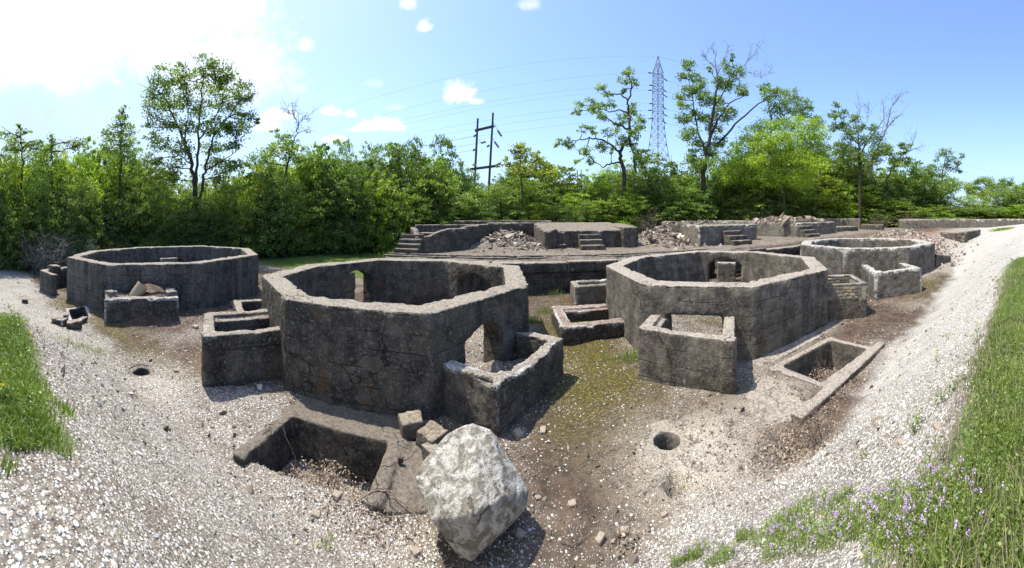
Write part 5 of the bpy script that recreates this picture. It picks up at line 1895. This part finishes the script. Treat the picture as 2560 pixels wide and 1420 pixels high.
stick('long grey branch curving between the leaf-filled pit and the boulder', [gp(885, 1250), gp(930, 1232, .12), gp(975, 1232, .15), gp(1020, 1262, .1), gp(1055, 1290)], .014, 1)
stick('thin forked branch lying under the long grey branch', [gp(890, 1265), gp(950, 1272), gp(1010, 1300)], .009, 2)
stick('crooked dry branch on the gravel left of the boulder foot', [gp(1010, 1310), gp(1040, 1345), gp(1060, 1385)], .011, 3)
stick('thin reddish twig sticking up from the leaf-filled pit', [(-3.9, 5.0, -.7), (-3.85, 4.95, -.2), (-4.05, 4.9, .15), (-4.2, 4.95, .3)], .008, 4, twigs=0)
stick('dry stick leaning across the leaves in the pit', [(-4.2, 5.2, -.6), (-3.5, 4.8, -.45), (-2.9, 4.7, -.3)], .01, 5)
stick('thin twig on the dark earth right of the boulder', [gp(1335, 1300), gp(1350, 1262), gp(1365, 1245)], .007, 6)
stick('looped dry twig at the foot of the white gravel', [gp(1400, 1345), gp(1430, 1355), gp(1455, 1345), gp(1450, 1320)], .007, 7)
x, y = S(1120, 600, 3.6)


def litter(label, cx, cy, sx, sy, n, z, seed, size=.07, hump=.15):
    size = size * .72
    g_ = np.random.default_rng(seed)
    xy_ = np.stack([np.clip(g_.normal(cx, sx, n), cx - 2 * sx, cx + 2 * sx), np.clip(g_.normal(cy, sy, n), cy - 2 * sy, cy + 2 * sy)], 1)
    if z is None:
        zz = height(xy_[:, 0], xy_[:, 1]) + g_.uniform(.005, .06, n)
    else:
        zz = z + hump * np.exp(-((xy_[:, 0] - cx) / sx / 1.4) ** 2) + g_.uniform(0, .1, n)
    c = np.concatenate([xy_, zz[:, None]], 1)
    v, f = leaf_quads(c, size, g_, 1.2, .6)
    # curl the leaves
    v = v.reshape(-1, 4, 3)
    v[:, 0, 2] += size * g_.uniform(-.1, .35, n)
    v[:, 2, 2] += size * g_.uniform(-.1, .35, n)
    ob('dead_leaves', arr2mesh('dead_leaves', v.reshape(-1, 3), f, M_DRYL, attrs={'tone': np.repeat(g_.uniform(0, 1, n), 4)}), kind='stuff', label=label)


litter('brown dead leaves heaped in the sunken pit before the nearest foundation', -3.2, 4.9, .5, .3, 2400, -.78, 61, .075, .3)
litter('dead leaves spilled right of the leaf-filled pit', -2.2, 4.4, .5, .25, 450, None, 62, .07)
litter('brown dead leaves in the long sunken pit on the right', 8.0, 5.4, .6, .35, 2200, -.78, 63, .075, .35)
litter('pale dead leaves drifted at the foot of the right slope', 4.7, 3.9, .5, .35, 1500, None, 64, .07)
litter('pale dead leaves along the kerb of the long pit', 6.6, 4.2, .7, .12, 500, None, 65, .06)
litter('curled brown leaves beside the boulder at the bottom', *S(1560, 1345, .1), .1, .09, 60, None, 66, .1)
litter('dry leaves between boulder and whitened bin', -.75, 5.9, .35, .2, 500, None, 67, .06)


# ------------------------------------------------------------------ grass, weeds and vetch
def blades(xy, hgt, w, g_, lean=.5, zz=None):
    n = len(xy)
    if zz is None:
        zz = height(xy[:, 0], xy[:, 1])
    b = np.concatenate([xy, (zz - .01)[:, None]], 1)
    a = g_.uniform(0, 2 * PI, n)
    s_ = np.stack([np.cos(a), np.sin(a), np.zeros(n)], 1) * (w * g_.uniform(.6, 1.3, n))[:, None] * .5
    a2 = g_.uniform(0, 2 * PI, n)
    ln = (hgt * lean * g_.random(n))[:, None]
    dr = np.stack([np.cos(a2), np.sin(a2), np.zeros(n)], 1)
    h_ = hgt[:, None] * np.array([[0, 0, 1.]])
    m1 = b + h_ * .55 + dr * ln * .3
    tp = b + h_ * (1 - .25 * (ln / (hgt[:, None] + 1e-6))) + dr * ln
    v = np.stack([b - s_, b + s_, m1 + s_ * .7, m1 - s_ * .7, tp], 1).reshape(-1, 3)
    i = (np.arange(n) * 5)[:, None]
    tri = np.concatenate([i + np.array([[0, 1, 2]]), i + np.array([[0, 2, 3]]), i + np.array([[3, 2, 4]])])
    return v, tri, 5


def grass_patch(name, label, xy, h0, w, seed, tlo=0, thi=1, lean=.6, mat=None):
    g_ = np.random.default_rng(seed)
    n = len(xy)
    pn = fbm(xy, 1.8, 2, seed)
    hgt = h0 * g_.uniform(.45, 1.15, n) * (1 + .45 * pn)
    v, f, k = blades(xy, hgt, w, g_, lean)
    tone = np.clip(tlo + (thi - tlo) * (.5 + .4 * pn + g_.uniform(-.3, .3, n)), 0, 1)
    return ob(name, arr2mesh(name, v, f, mat or M_GRASS, attrs={'tone': np.repeat(tone, k)}), kind='stuff', label=label)


def uni(n, x0, x1, y0, y1, seed):
    g_ = np.random.default_rng(seed)
    return np.stack([g_.uniform(x0, x1, n), g_.uniform(y0, y1, n)], 1)


g_ = np.random.default_rng(3)
xy = np.stack([1.3 * (10 / 1.3) ** g_.random(2600), g_.uniform(-.2, .75, 2600)], 1)
grass_patch('dry_grass', 'dry brown grass stems along the right grass edge', xy, .24, .006, 78, .5, 1, .4, M_DRYL)
# right: the berm top; density falls with distance
n = 46000
x = 1.25 * (13 / 1.25) ** g_.random(n)
y = g_.uniform(-.6, 1, n)
lim = .46 + .26 * fbm(np.stack([x, x * 0], 1), 1.6, 3, 4) + .03 * x
y = np.where(y > 0, (1 - np.sqrt(1 - np.clip(y, 0, .999))) * lim * 1.15, y * 1.0)
grass_patch('grass', 'thick green grass on the right edge of the slope', np.stack([x, y], 1), .125, .010, 71, .1, 1.1, lean=1.0)
n = 9000
x = -2.35 * (6.6 / 2.35) ** g_.random(n)
y = np.where(g_.random(n) < .5, g_.uniform(-.5, .1, n), .52 * (1 - np.sqrt(1 - g_.random(n)))) + .16 * fbm(np.stack([x, x * 0], 1), 1.5, 2, 4)
grass_patch('grass', 'green grass on the slope at the left edge', np.stack([x, y], 1), .14, .011, 72, .1, 1.1, lean=1.0)
xy = uni(12000, -5, 5, -2.2, -.3, 8)
grass_patch('grass', 'grass behind the viewpoint on the berm', xy, .15, .014, 73)
# tufts of clover-like foliage in the grass
for nm, lb, x0, x1, y0, y1, n, sd in (('weeds', 'small leafy weeds mixed into the right grass', 1.3, 9, -.2, .55, 12000, 81), ('weeds', 'small leafy weeds mixed into the left grass', -6.4, -1.9, -.2, .5, 6000, 82)):
    xy = uni(n, x0, x1, y0, y1, sd)
    q = fbm(xy, 2.5, 2, sd)
    xy = xy[q > -.1]
    gg = np.random.default_rng(sd)
    z = height(xy[:, 0], xy[:, 1]) + gg.uniform(.02, .16, len(xy))
    v, f = leaf_quads(np.concatenate([xy, z[:, None]], 1), .022, gg, 1.0, .7)
    ob(nm, arr2mesh(nm, v, f, M_GRASS, attrs={'tone': np.repeat(gg.uniform(.1, .9, len(xy)), 4)}), kind='stuff', label=lb)
# lawn strip between foundation and wood, grass at the wood foot, tall seed heads
xy = uni(26000, -20, -7.9, 20, 33, 9)
xy = xy[(box_dist(xy[:, 0], xy[:, 1], ccw(OCT_A)) > .1)]
grass_patch('grass', 'mown grass strip between the leftmost foundation and the wood', xy, .09, .03, 74, .4, 1)
xy = np.stack([g_.normal(-10.5, 1.5, 700), g_.normal(30.5, .6, 700)], 1)
grass_patch('tall_grass', 'tall pale seeding grass before the wood left of the terrace', xy, .9, .03, 75, .6, 1, .5)
xy = np.stack([g_.normal(-8.8, .5, 500), g_.normal(24.5, .8, 500)], 1)
grass_patch('tall_grass', 'tall grass tuft at the left end of the terrace', xy, .7, .03, 76, .6, 1, .5)
# mossy floor tufts between foundations
for k, (px, py, n, h, lb) in enumerate([(1330, 800, 260, .42, 'green grass tuft in the shade at the right corner of the nearest foundation'), (1362, 775, 130, .35, 'small grass tuft between the tuft and the reddish bin'),
                                        (1385, 735, 120, .4, 'grass tuft by the back square bin'), (1576, 895, 220, .4, 'leafy green tuft at the left foot of the tall square bin'),
                                        (1515, 895, 60, .22, 'small grass tuft on the moss left of the tall square bin'), (235, 885, 200, .14, 'green weed patch on the left gravel near the drain hole'),
                                        (170, 905, 160, .12, 'scattered green weed patch lower on the left gravel'), (2505, 606, 900, .35, 'distant strip of grass on the right gravel'),
                                        (2405, 628, 60, .3, 'small green tuft on the distant right gravel'), (2250, 620, 50, .3, 'tiny green tuft beside the pale foundation'),
                                        (165, 1165, 70, .12, 'bright green tuft at the lower left grass corner'), (20, 1170, 50, .1, 'small green tuft at the left picture edge')]):
    zz0 = 1.0 if py < 640 else .1
    if px < 60 and py > 1000:
        x, y = R(px, 2.2)
    elif px == 165:
        x, y = R(px, 3.1)
    else:
        x, y = S(px, py, zz0)
    sp = (.25 if k < 7 else 1.0) if py < 1100 else .06
    if k in (5, 6):
        sp = .3
    xy = np.stack([np.random.default_rng(k).normal(x, sp, n), np.random.default_rng(k + 50).normal(y, sp * .7, n)], 1)
    gg = np.random.default_rng(90 + k)
    hgt = h * gg.uniform(.4, 1.1, n)
    v, f, q = blades(xy, hgt, .014 if py > 700 else .05, gg, .9)
    loc = (x, y, gz(x, y))
    ob('grass', mesh_at('grass', v, f, M_GRASS, loc, attrs={'tone': np.repeat(gg.uniform(.3, 1, n), q)}), loc, None, lb, kind='stuff')


def weed(label, x, y, h, nleaf, size, seed, name='weed', flower=None, rad=None, nfl=0, cat='plant'):
    g_ = np.random.default_rng(seed)
    z0 = gz(x, y)
    rad = rad or h * .6
    root = thing(name, (x, y, z0), label, cat)
    L, C_ = [], []
    ns = max(3, nleaf // 14)
    tips = []
    for k in range(ns):
        a = g_.uniform(0, 2 * PI)
        e = np.array([x + rad * math.cos(a) * g_.uniform(.2, 1), y + rad * math.sin(a) * g_.uniform(.2, 1), 0])
        e[2] = gz(e[0], e[1]) + h * g_.uniform(.4, 1)
        p = wander((x, y, z0), e, 7, .15 * h, g_)
        L.append((p, np.linspace(.004, .002, 7)))
        tips.append(p[-1])
        m_ = max(2, nleaf // ns)
        i = g_.integers(1, 7, m_)
        C_.append(p[i] + g_.normal(0, size * .9, (m_, 3)))
    v, f = tube_mesh(L, 3)
    ob('stem', mesh_at('stem', v, f, M_GRASS, root.location, attrs={'tone': np.full(len(v), .4)}), parent=root)
    c = np.concatenate(C_)
    v, f = leaf_quads(c, size, g_, .9, .5)
    ob('leaves', mesh_at('leaves', v, f, M_GRASS, root.location, attrs={'tone': np.repeat(g_.uniform(.25, 1, len(c)), 4)}), parent=root)
    if nfl:
        tp = np.array(tips)[g_.integers(0, len(tips), nfl)]
        c = np.repeat(tp + g_.normal(0, .01, tp.shape) + np.array([0, 0, .02]), 12, 0) + g_.normal(0, .008, (nfl * 12, 3))
        v, f = leaf_quads(c, .012, g_, .5, .8)
        ob('flowers', mesh_at('flowers', v, f, flower, root.location, attrs={'tone': np.repeat(g_.uniform(0, 1, len(c)), 4)}), parent=root, kind='stuff')
    return root


def RS(px, py):
    """walk along the line of sight until it meets the ground"""
    t = (px - 1280) / F
    k = (py - HOR) / F
    rr = np.arange(1.2, 60, .02)
    x = rr * math.sin(t)
    y = rr * math.cos(t)
    z = height(x, y)
    hit = np.argmax(EYE - k * rr < z)
    return float(x[hit]), float(y[hit])


for k, (px, py, h, n, lb) in enumerate([
        (2365, 1005, .3, 60, 'tall thin weed high on the right gravel slope'), (2285, 1090, .22, 70, 'bushy green weed in the middle of the right gravel slope'), (2160, 1140, .08, 30, 'tiny green weed on the lower right gravel'),
        (2345, 905, .2, 50, 'yellowish weed near the top of the right slope'), (2440, 860, .3, 80, 'ragged weed beside the right grass, upper one'), (2330, 1180, .25, 60, 'yellow-green weed just above the purple vetch'),
        (2380, 985, .2, 40, 'small spreading weed left of the right grass edge'), (2300, 1060, .12, 30, 'small weed behind the bushy weed on the slope'), (2370, 850, .2, 40, 'grassy weed at the upper right slope'),
        (60, 880, .35, 90, 'leafy yellow-flowered weed on the left grass edge'), (45, 825, .4, 90, 'tall leafy weed at the top of the left grass'), (20, 1000, .2, 60, 'yellow-dotted weed in the left grass'),
        (815, 1375, .12, 26, 'broad-leaved pale green weed alone on the front gravel'), (1600, 890, .5, 90, 'leafy weed against the wall left of the tall square bin')]):
    x, y = RS(px, py)
    weed(lb, x, y, h, n, .035 if k != 12 else .07, 700 + k, flower=M_YEL, nfl=4 if k in (3, 4, 9, 10, 11) else 0)

# vetch: low mats with purple heads, too tangled to count
g_ = np.random.default_rng(31)
C_, Fl, St = [], [], []
spots = [(1935, 1330, .25), (2000, 1300, .28), (2060, 1330, .25), (2120, 1320, .25), (2180, 1290, .22), (2240, 1290, .25), (2300, 1280, .22), (2340, 1330, .25), (1960, 1370, .2), (2260, 1340, .25), (2400, 1260, .25), (2420, 1330, .3),
         (1740, 1390, .14), (1800, 1400, .15), (1860, 1345, .1), (2330, 1250, .14), (2460, 1180, .2), (2100, 1260, .12), (1700, 1410, .1)]
for px, py, rad in spots:
    x, y = RS(px, py)
    m_ = int(3000 * rad)
    a = g_.uniform(0, 2 * PI, m_)
    rr = rad * np.sqrt(g_.random(m_))
    xy = np.stack([x + rr * np.cos(a), y + rr * np.sin(a)], 1)
    zz = height(xy[:, 0], xy[:, 1])
    C_.append(np.concatenate([xy, (zz + g_.uniform(0, .13, m_))[:, None]], 1))
    k = int((85 if px < 2390 else 10) * rad)
    xy2 = xy[g_.integers(0, m_, k)]
    hd = np.concatenate([xy2, (height(xy2[:, 0], xy2[:, 1]) + g_.uniform(.08, .17, k))[:, None]], 1)
    Fl.append(np.repeat(hd, 16, 0) + g_.normal(0, .008, (k * 16, 3)))
    s_ = xy[g_.integers(0, m_, m_ // 3)]
    St.append(s_)
c = np.concatenate(C_)
v, f = leaf_quads(c, .02, g_, .9, .45)
ob('vetch', arr2mesh('vetch', v, f, M_GRASS, attrs={'tone': np.repeat(g_.uniform(.3, 1, len(c)), 4)}), kind='stuff', label='tangled green vetch at the bottom right')
c = np.concatenate(Fl)
v, f = leaf_quads(c, .011, g_, .3, .8)
ob('flowers', arr2mesh('flowers', v, f, M_FLW, attrs={'tone': np.repeat(g_.uniform(0, 1, len(c)), 4)}), kind='stuff', label='pale purple vetch blossoms at the bottom right')
grass_patch('grass', 'thin grass blades among the purple vetch', np.concatenate(St), .15, .006, 77, .3, 1)

# ------------------------------------------------------------------ wooden pole frame
M_POLE = bark('weathered_pole', (.05, .042, .036), (.12, .105, .095))
m_ins, t, b = new_mat('dark_insulator')
b.inputs['Base Color'].default_value = (.03, .03, .035, 1)
b.inputs['Roughness'].default_value = .3
m_steel, t, b = new_mat('galvanised_steel')
b.inputs['Base Color'].default_value = (.15, .148, .142, 1)
b.inputs['Roughness'].default_value = .8
b.inputs['Metallic'].default_value = 0.0
m_wire, t, b = new_mat('wire')
b.inputs['Base Color'].default_value = (.3, .31, .33, 1)

RH = 55.0
x, y = R(1208, RH)
root = thing('pole_frame', (x, y, gz(x, y)), 'two tall wooden poles joined by crossbeams, rising above the shrubs', 'utility pole')


def part_tube(name, root, lines, mat, sides=8):
    v, f = tube_mesh(lines, sides)
    return ob(name, mesh_at(name, v, f, mat, root.location, smooth_=sides > 5), parent=root)


def line3(a, b, n=2, r0=.1, r1=None):
    p = np.linspace(np.array(a), np.array(b), n)
    return (p, np.linspace(r0, r1 or r0, n))


for (tx, ty), (bx, by) in (((1194.6, 296), (1187, 446)), ((1232.7, 282), (1224, 434))):
    a = np.array(PR(tx, ty, RH))
    bb = np.array(PR(bx, by, RH))
    k = (a[2] - 0) / (a[2] - bb[2])
    g0 = a + (bb - a) * k
    part_tube('pole', root, [line3(g0, a, 6, .24, .17)], M_POLE, 10)


def beam(name, root, a, b, w, h, mat):
    a, b = np.array(a), np.array(b)
    d = U(b - a)
    s_ = np.cross(d, (0, 0, 1))
    s_ = U(s_) * w / 2
    u_ = np.cross(s_, d)
    u_ = U(u_) * h / 2
    v = [a - s_ - u_, a + s_ - u_, a + s_ + u_, a - s_ + u_, b - s_ - u_, b + s_ - u_, b + s_ + u_, b - s_ + u_]
    f = [(0, 1, 2, 3), (7, 6, 5, 4), (0, 4, 5, 1), (1, 5, 6, 2), (2, 6, 7, 3), (3, 7, 4, 0)]
    return ob(name, mesh_at(name, v, f, mat, root.location), parent=root)


beam('crossbeam', root, PR(1187, 327, RH - .3), PR(1236, 315, RH - .3), .15, .42, M_POLE)
beam('crossbeam', root, PR(1175, 423.5, RH - .3), PR(1240, 415, RH - .3), .15, .42, M_POLE)


def insulator(root, a, b, n=8, rad=.17, nm='insulator'):
    a, b = np.array(a, float), np.array(b, float)
    P_, W = [], []
    for k in range(n):
        for q, w in ((0, .3), (.35, 1), (.65, 1), (1, .3)):
            P_.append(a + (b - a) * (k + q * .98) / n)
            W.append(rad * w)
    part_tube(nm, root, [(np.array(P_), np.array(W))], m_ins, 8)


INS = [((1244, 326), (1254, 341)), ((1236, 354), (1247, 369)), ((1203, 358), (1215, 354)), ((1184, 342), (1190, 337)), ((1217, 367), (1224, 363)), ((1182, 377), (1188, 373))]
for k, (a, b) in enumerate(INS):
    insulator(root, PR(*a, RH), PR(*b, RH), 6 if k < 3 else 3, .2)
for a, b in (((1234, 306), (1244, 326)), ((1232, 345), (1236, 354)), ((1224, 349), (1215, 354)), ((1196, 348), (1203, 358))):
    part_tube('tie_wire', root, [line3(PR(*a, RH), PR(*b, RH), 2, .03)], m_ins, 4)

# ------------------------------------------------------------------ lattice tower
RT = 90.0
tx, ty = R(1645, RT)
tow = thing('lattice_tower', (tx, ty, 0), 'tall steel lattice power tower between the two cottonwoods', 'power tower')
zt = ZH(141, RT)


def tz(py):
    return ZH(py, RT)


lev = [(0.0, 9.4), (tz(440), 6.6), (tz(411), 5.4), (tz(388), 4.6), (tz(362), 3.9), (tz(340), 3.3), (tz(320), 2.9), (tz(300), 2.6), (tz(281), 2.5), (tz(264), 2.45), (tz(248), 2.4), (tz(232), 2.35), (tz(219), 2.3), (tz(205), 2.3),
       (tz(190), 2.25), (tz(181), 2.2), (tz(160), 1.0), (zt, .12)]
rotT = .35
cT, sT = math.cos(rotT), math.sin(rotT)


def tp(i, z, w):
    sx, sy = ((-1, -1), (1, -1), (1, 1), (-1, 1))[i]
    w = w * .88
    X, Y = sx * w / 2, sy * w / 2
    return (tx + X * cT - Y * sT, ty + X * sT + Y * cT, z)


for i in range(4):
    part_tube('leg', tow, [(np.array([tp(i, z, w) for z, w in lev]), np.full(len(lev), .09))], m_steel, 5)
for k in range(len(lev) - 2):
    (z0, w0), (z1, w1) = lev[k], lev[k + 1]
    for i in range(4):
        j = (i + 1) % 4
        part_tube('brace', tow, [line3(tp(i, z0, w0), tp(j, z1, w1), 2, .045), line3(tp(j, z0, w0), tp(i, z1, w1), 2, .045), line3(tp(i, z1, w1), tp(j, z1, w1), 2, .05)], m_steel, 4)
arms = []
for py, ln in ((190, 2.6), (219, 2.2), (232, 2.6), (264, 2.2), (281, 2.6), (300, 2.2)):
    z = tz(py)
    ax = np.array([cT, sT, 0])
    for sg in (-1, 1):
        if py in (219, 264, 300) and sg == 1:
            pass
        a = np.array([tx, ty, z]) + ax * sg * 1.1
        e = np.array([tx, ty, z]) + ax * sg * ln
        part_tube('crossarm', tow, [line3(a, e, 2, .07), line3(a + np.array([0, 0, .9]), e, 2, .05)], m_steel, 4)
        insulator(tow, e, e + ax * sg * 1.1 + np.array([0, 0, -.25]), 7, .16)
        arms.append((py, sg, e + ax * sg * 1.1 + np.array([0, 0, -.25])))
far_l = np.array([-263.0, 144.0, 0])
far_r = np.array([330.0, 28.0, 0])


def wire(label, a, b, sag, rad=.04, n=40):
    t = np.linspace(0, 1, n)[:, None]
    p = np.array(a) * (1 - t) + np.array(b) * t
    p[:, 2] -= (4 * sag * t * (1 - t))[:, 0]
    v, f = tube_mesh([(p, np.full(n, rad))], 4)
    loc = tuple(p[0])
    ob('power_line', mesh_at('power_line', v, f, m_wire, loc), loc, None, label, 'power line')


wn = {190: 'topmost', 219: 'second', 232: 'third', 264: 'fourth', 281: 'fifth', 300: 'lowest'}
wire('thin earth wire running left from the tip of the lattice tower', (tx, ty, zt), far_l + np.array([0, 0, zt + 5]), 8, .022)
wire('thin earth wire running right from the tip of the lattice tower', (tx, ty, zt), far_r + np.array([0, 0, zt + 1]), 8, .03)
for py, sg, e in arms:
    if sg < 0:
        wire(f'power line running left from the {wn[py]} arm of the lattice tower', e, far_l + np.array([0, 0, e[2] + 3]), 9, .022)
    else:
        wire(f'power line running right from the {wn[py]} arm of the lattice tower', e, far_r + np.array([0, 0, e[2]]), 9, .03)
for k, (a, b_) in enumerate((((1186, 340), (700, 410)), ((1205, 356), (760, 405)), ((1184, 375), (800, 400)))):
    wire(['upper', 'middle', 'lower'][k] + ' wire running left from the wooden pole frame', PR(*a, RH), PR(b_[0], b_[1], 120), 2, .03)
for k, (a, b_) in enumerate((((1254, 341), (1300, 372)), ((1247, 369), (1290, 395)))):
    wire(['upper', 'lower'][k] + ' wire hanging right from the wooden pole frame', PR(*a, RH), PR(b_[0], b_[1], 48), .6, .025)
x, y = R(1678, 160)
pr_ = thing('lattice_mast', (x, y, 0), 'tiny distant mast just right of the lattice tower foot', 'mast')
part_tube('mast', pr_, [line3((x, y, 0), (x, y, ZH(388, 160)), 4, .25, .1)], m_steel, 5)
for px, top in ((1424, 428), (1443, 424), (1453, 424)):
    x, y = R(px, 75)
    pr_ = thing('utility_pole', (x, y, 0), {1424: 'thicker distant pole', 1443: 'thin distant pole, middle of three,', 1453: 'thin distant pole, right of three,'}[px] + ' above the shrubs left of the crooked cottonwood', 'pole')
    part_tube('pole', pr_, [line3((x, y, 0), (x, y, ZH(top, 75)), 4, .14, .1)], M_POLE, 6)

# ------------------------------------------------------------------ odd things on the terrace and in the bins
m_pipe, t, b = new_mat('clay_pipe')
b.inputs['Base Color'].default_value = (.33, .25, .17, 1)
b.inputs['Roughness'].default_value = .6
x, y = B0[0] + fA[0] * 1.05 - nA[0] * .75, B0[1] + fA[1] * 1.05 - nA[1] * .75
a = np.array([x, y, .75])
e = a + np.array([fA[0] * .55, fA[1] * .55, .75])
P_ = np.linspace(a, e, 6)
v1, f1 = tube_mesh([(P_, np.full(6, .26)), (P_[::-1], np.full(6, .22)), (np.array([e, e + (e - a) * .001]), np.array([.26, .22]))], 18)
ob('clay_pipe', mesh_at('clay_pipe', v1, f1, m_pipe, a, smooth_=True), tuple(a), None, 'broken tan clay pipe leaning out of the soil-filled bin', 'pipe')
for k, (q, dn, lb) in enumerate([(.25, .55, 'pale stone slabs on the left rim of the soil-filled bin'), (2.75, .45, 'light square stone on the right rim of the soil-filled bin'), (2.78, .85, 'second light stone behind it on the right bin rim')]):
    p = B0 + fA * q - nA * dn
    r_ = math.hypot(p[0], p[1])
    px = 1280 + F * math.atan2(p[0], p[1])
    chunk(px, r_, (.42, .36, .2), lb, M_TL, .3 + k, 1.12, 380 + k, name='stone', cat='stone', amp=.01)
# inner blocks seen through the arches
for pts_, i, lb, m_, h in ((OCT_A, 5, 'pale low concrete block inside the leftmost foundation by its rear arch', M_TL, 1.62), (OCT_C, 5, 'limed low block seen inside the rear arch of the grey foundation', M_D, 1.4),
                           (OCT_B, 6, 'pale broken wall seen through the rear arch of the nearest foundation', M_TL, 1.55)):
    a, b_ = np.array(pts_[i]), np.array(pts_[(i + 1) % 8])
    cen = sum(np.array(q) for q in pts_) / 8
    m0 = (a + b_) / 2
    inn = U(cen - m0)
    if pts_ is OCT_A:
        m0 = m0 + inn * 1.3
    elif pts_ is OCT_B:
        m0 = m0 - inn * .9
    else:
        m0 = m0 - inn * 1.1
    d = U(b_ - a)
    s = Solid()
    wd = 1.15 if pts_ is OCT_B else .6
    s.prism([tuple(m0 - d * wd), tuple(m0 + d * wd), tuple(m0 + d * wd - inn * .5), tuple(m0 - d * wd - inn * .5)], -.1, h)
    concrete_thing('concrete_block', s, m_, .05, lb, 'concrete block', .02, 400 + i)
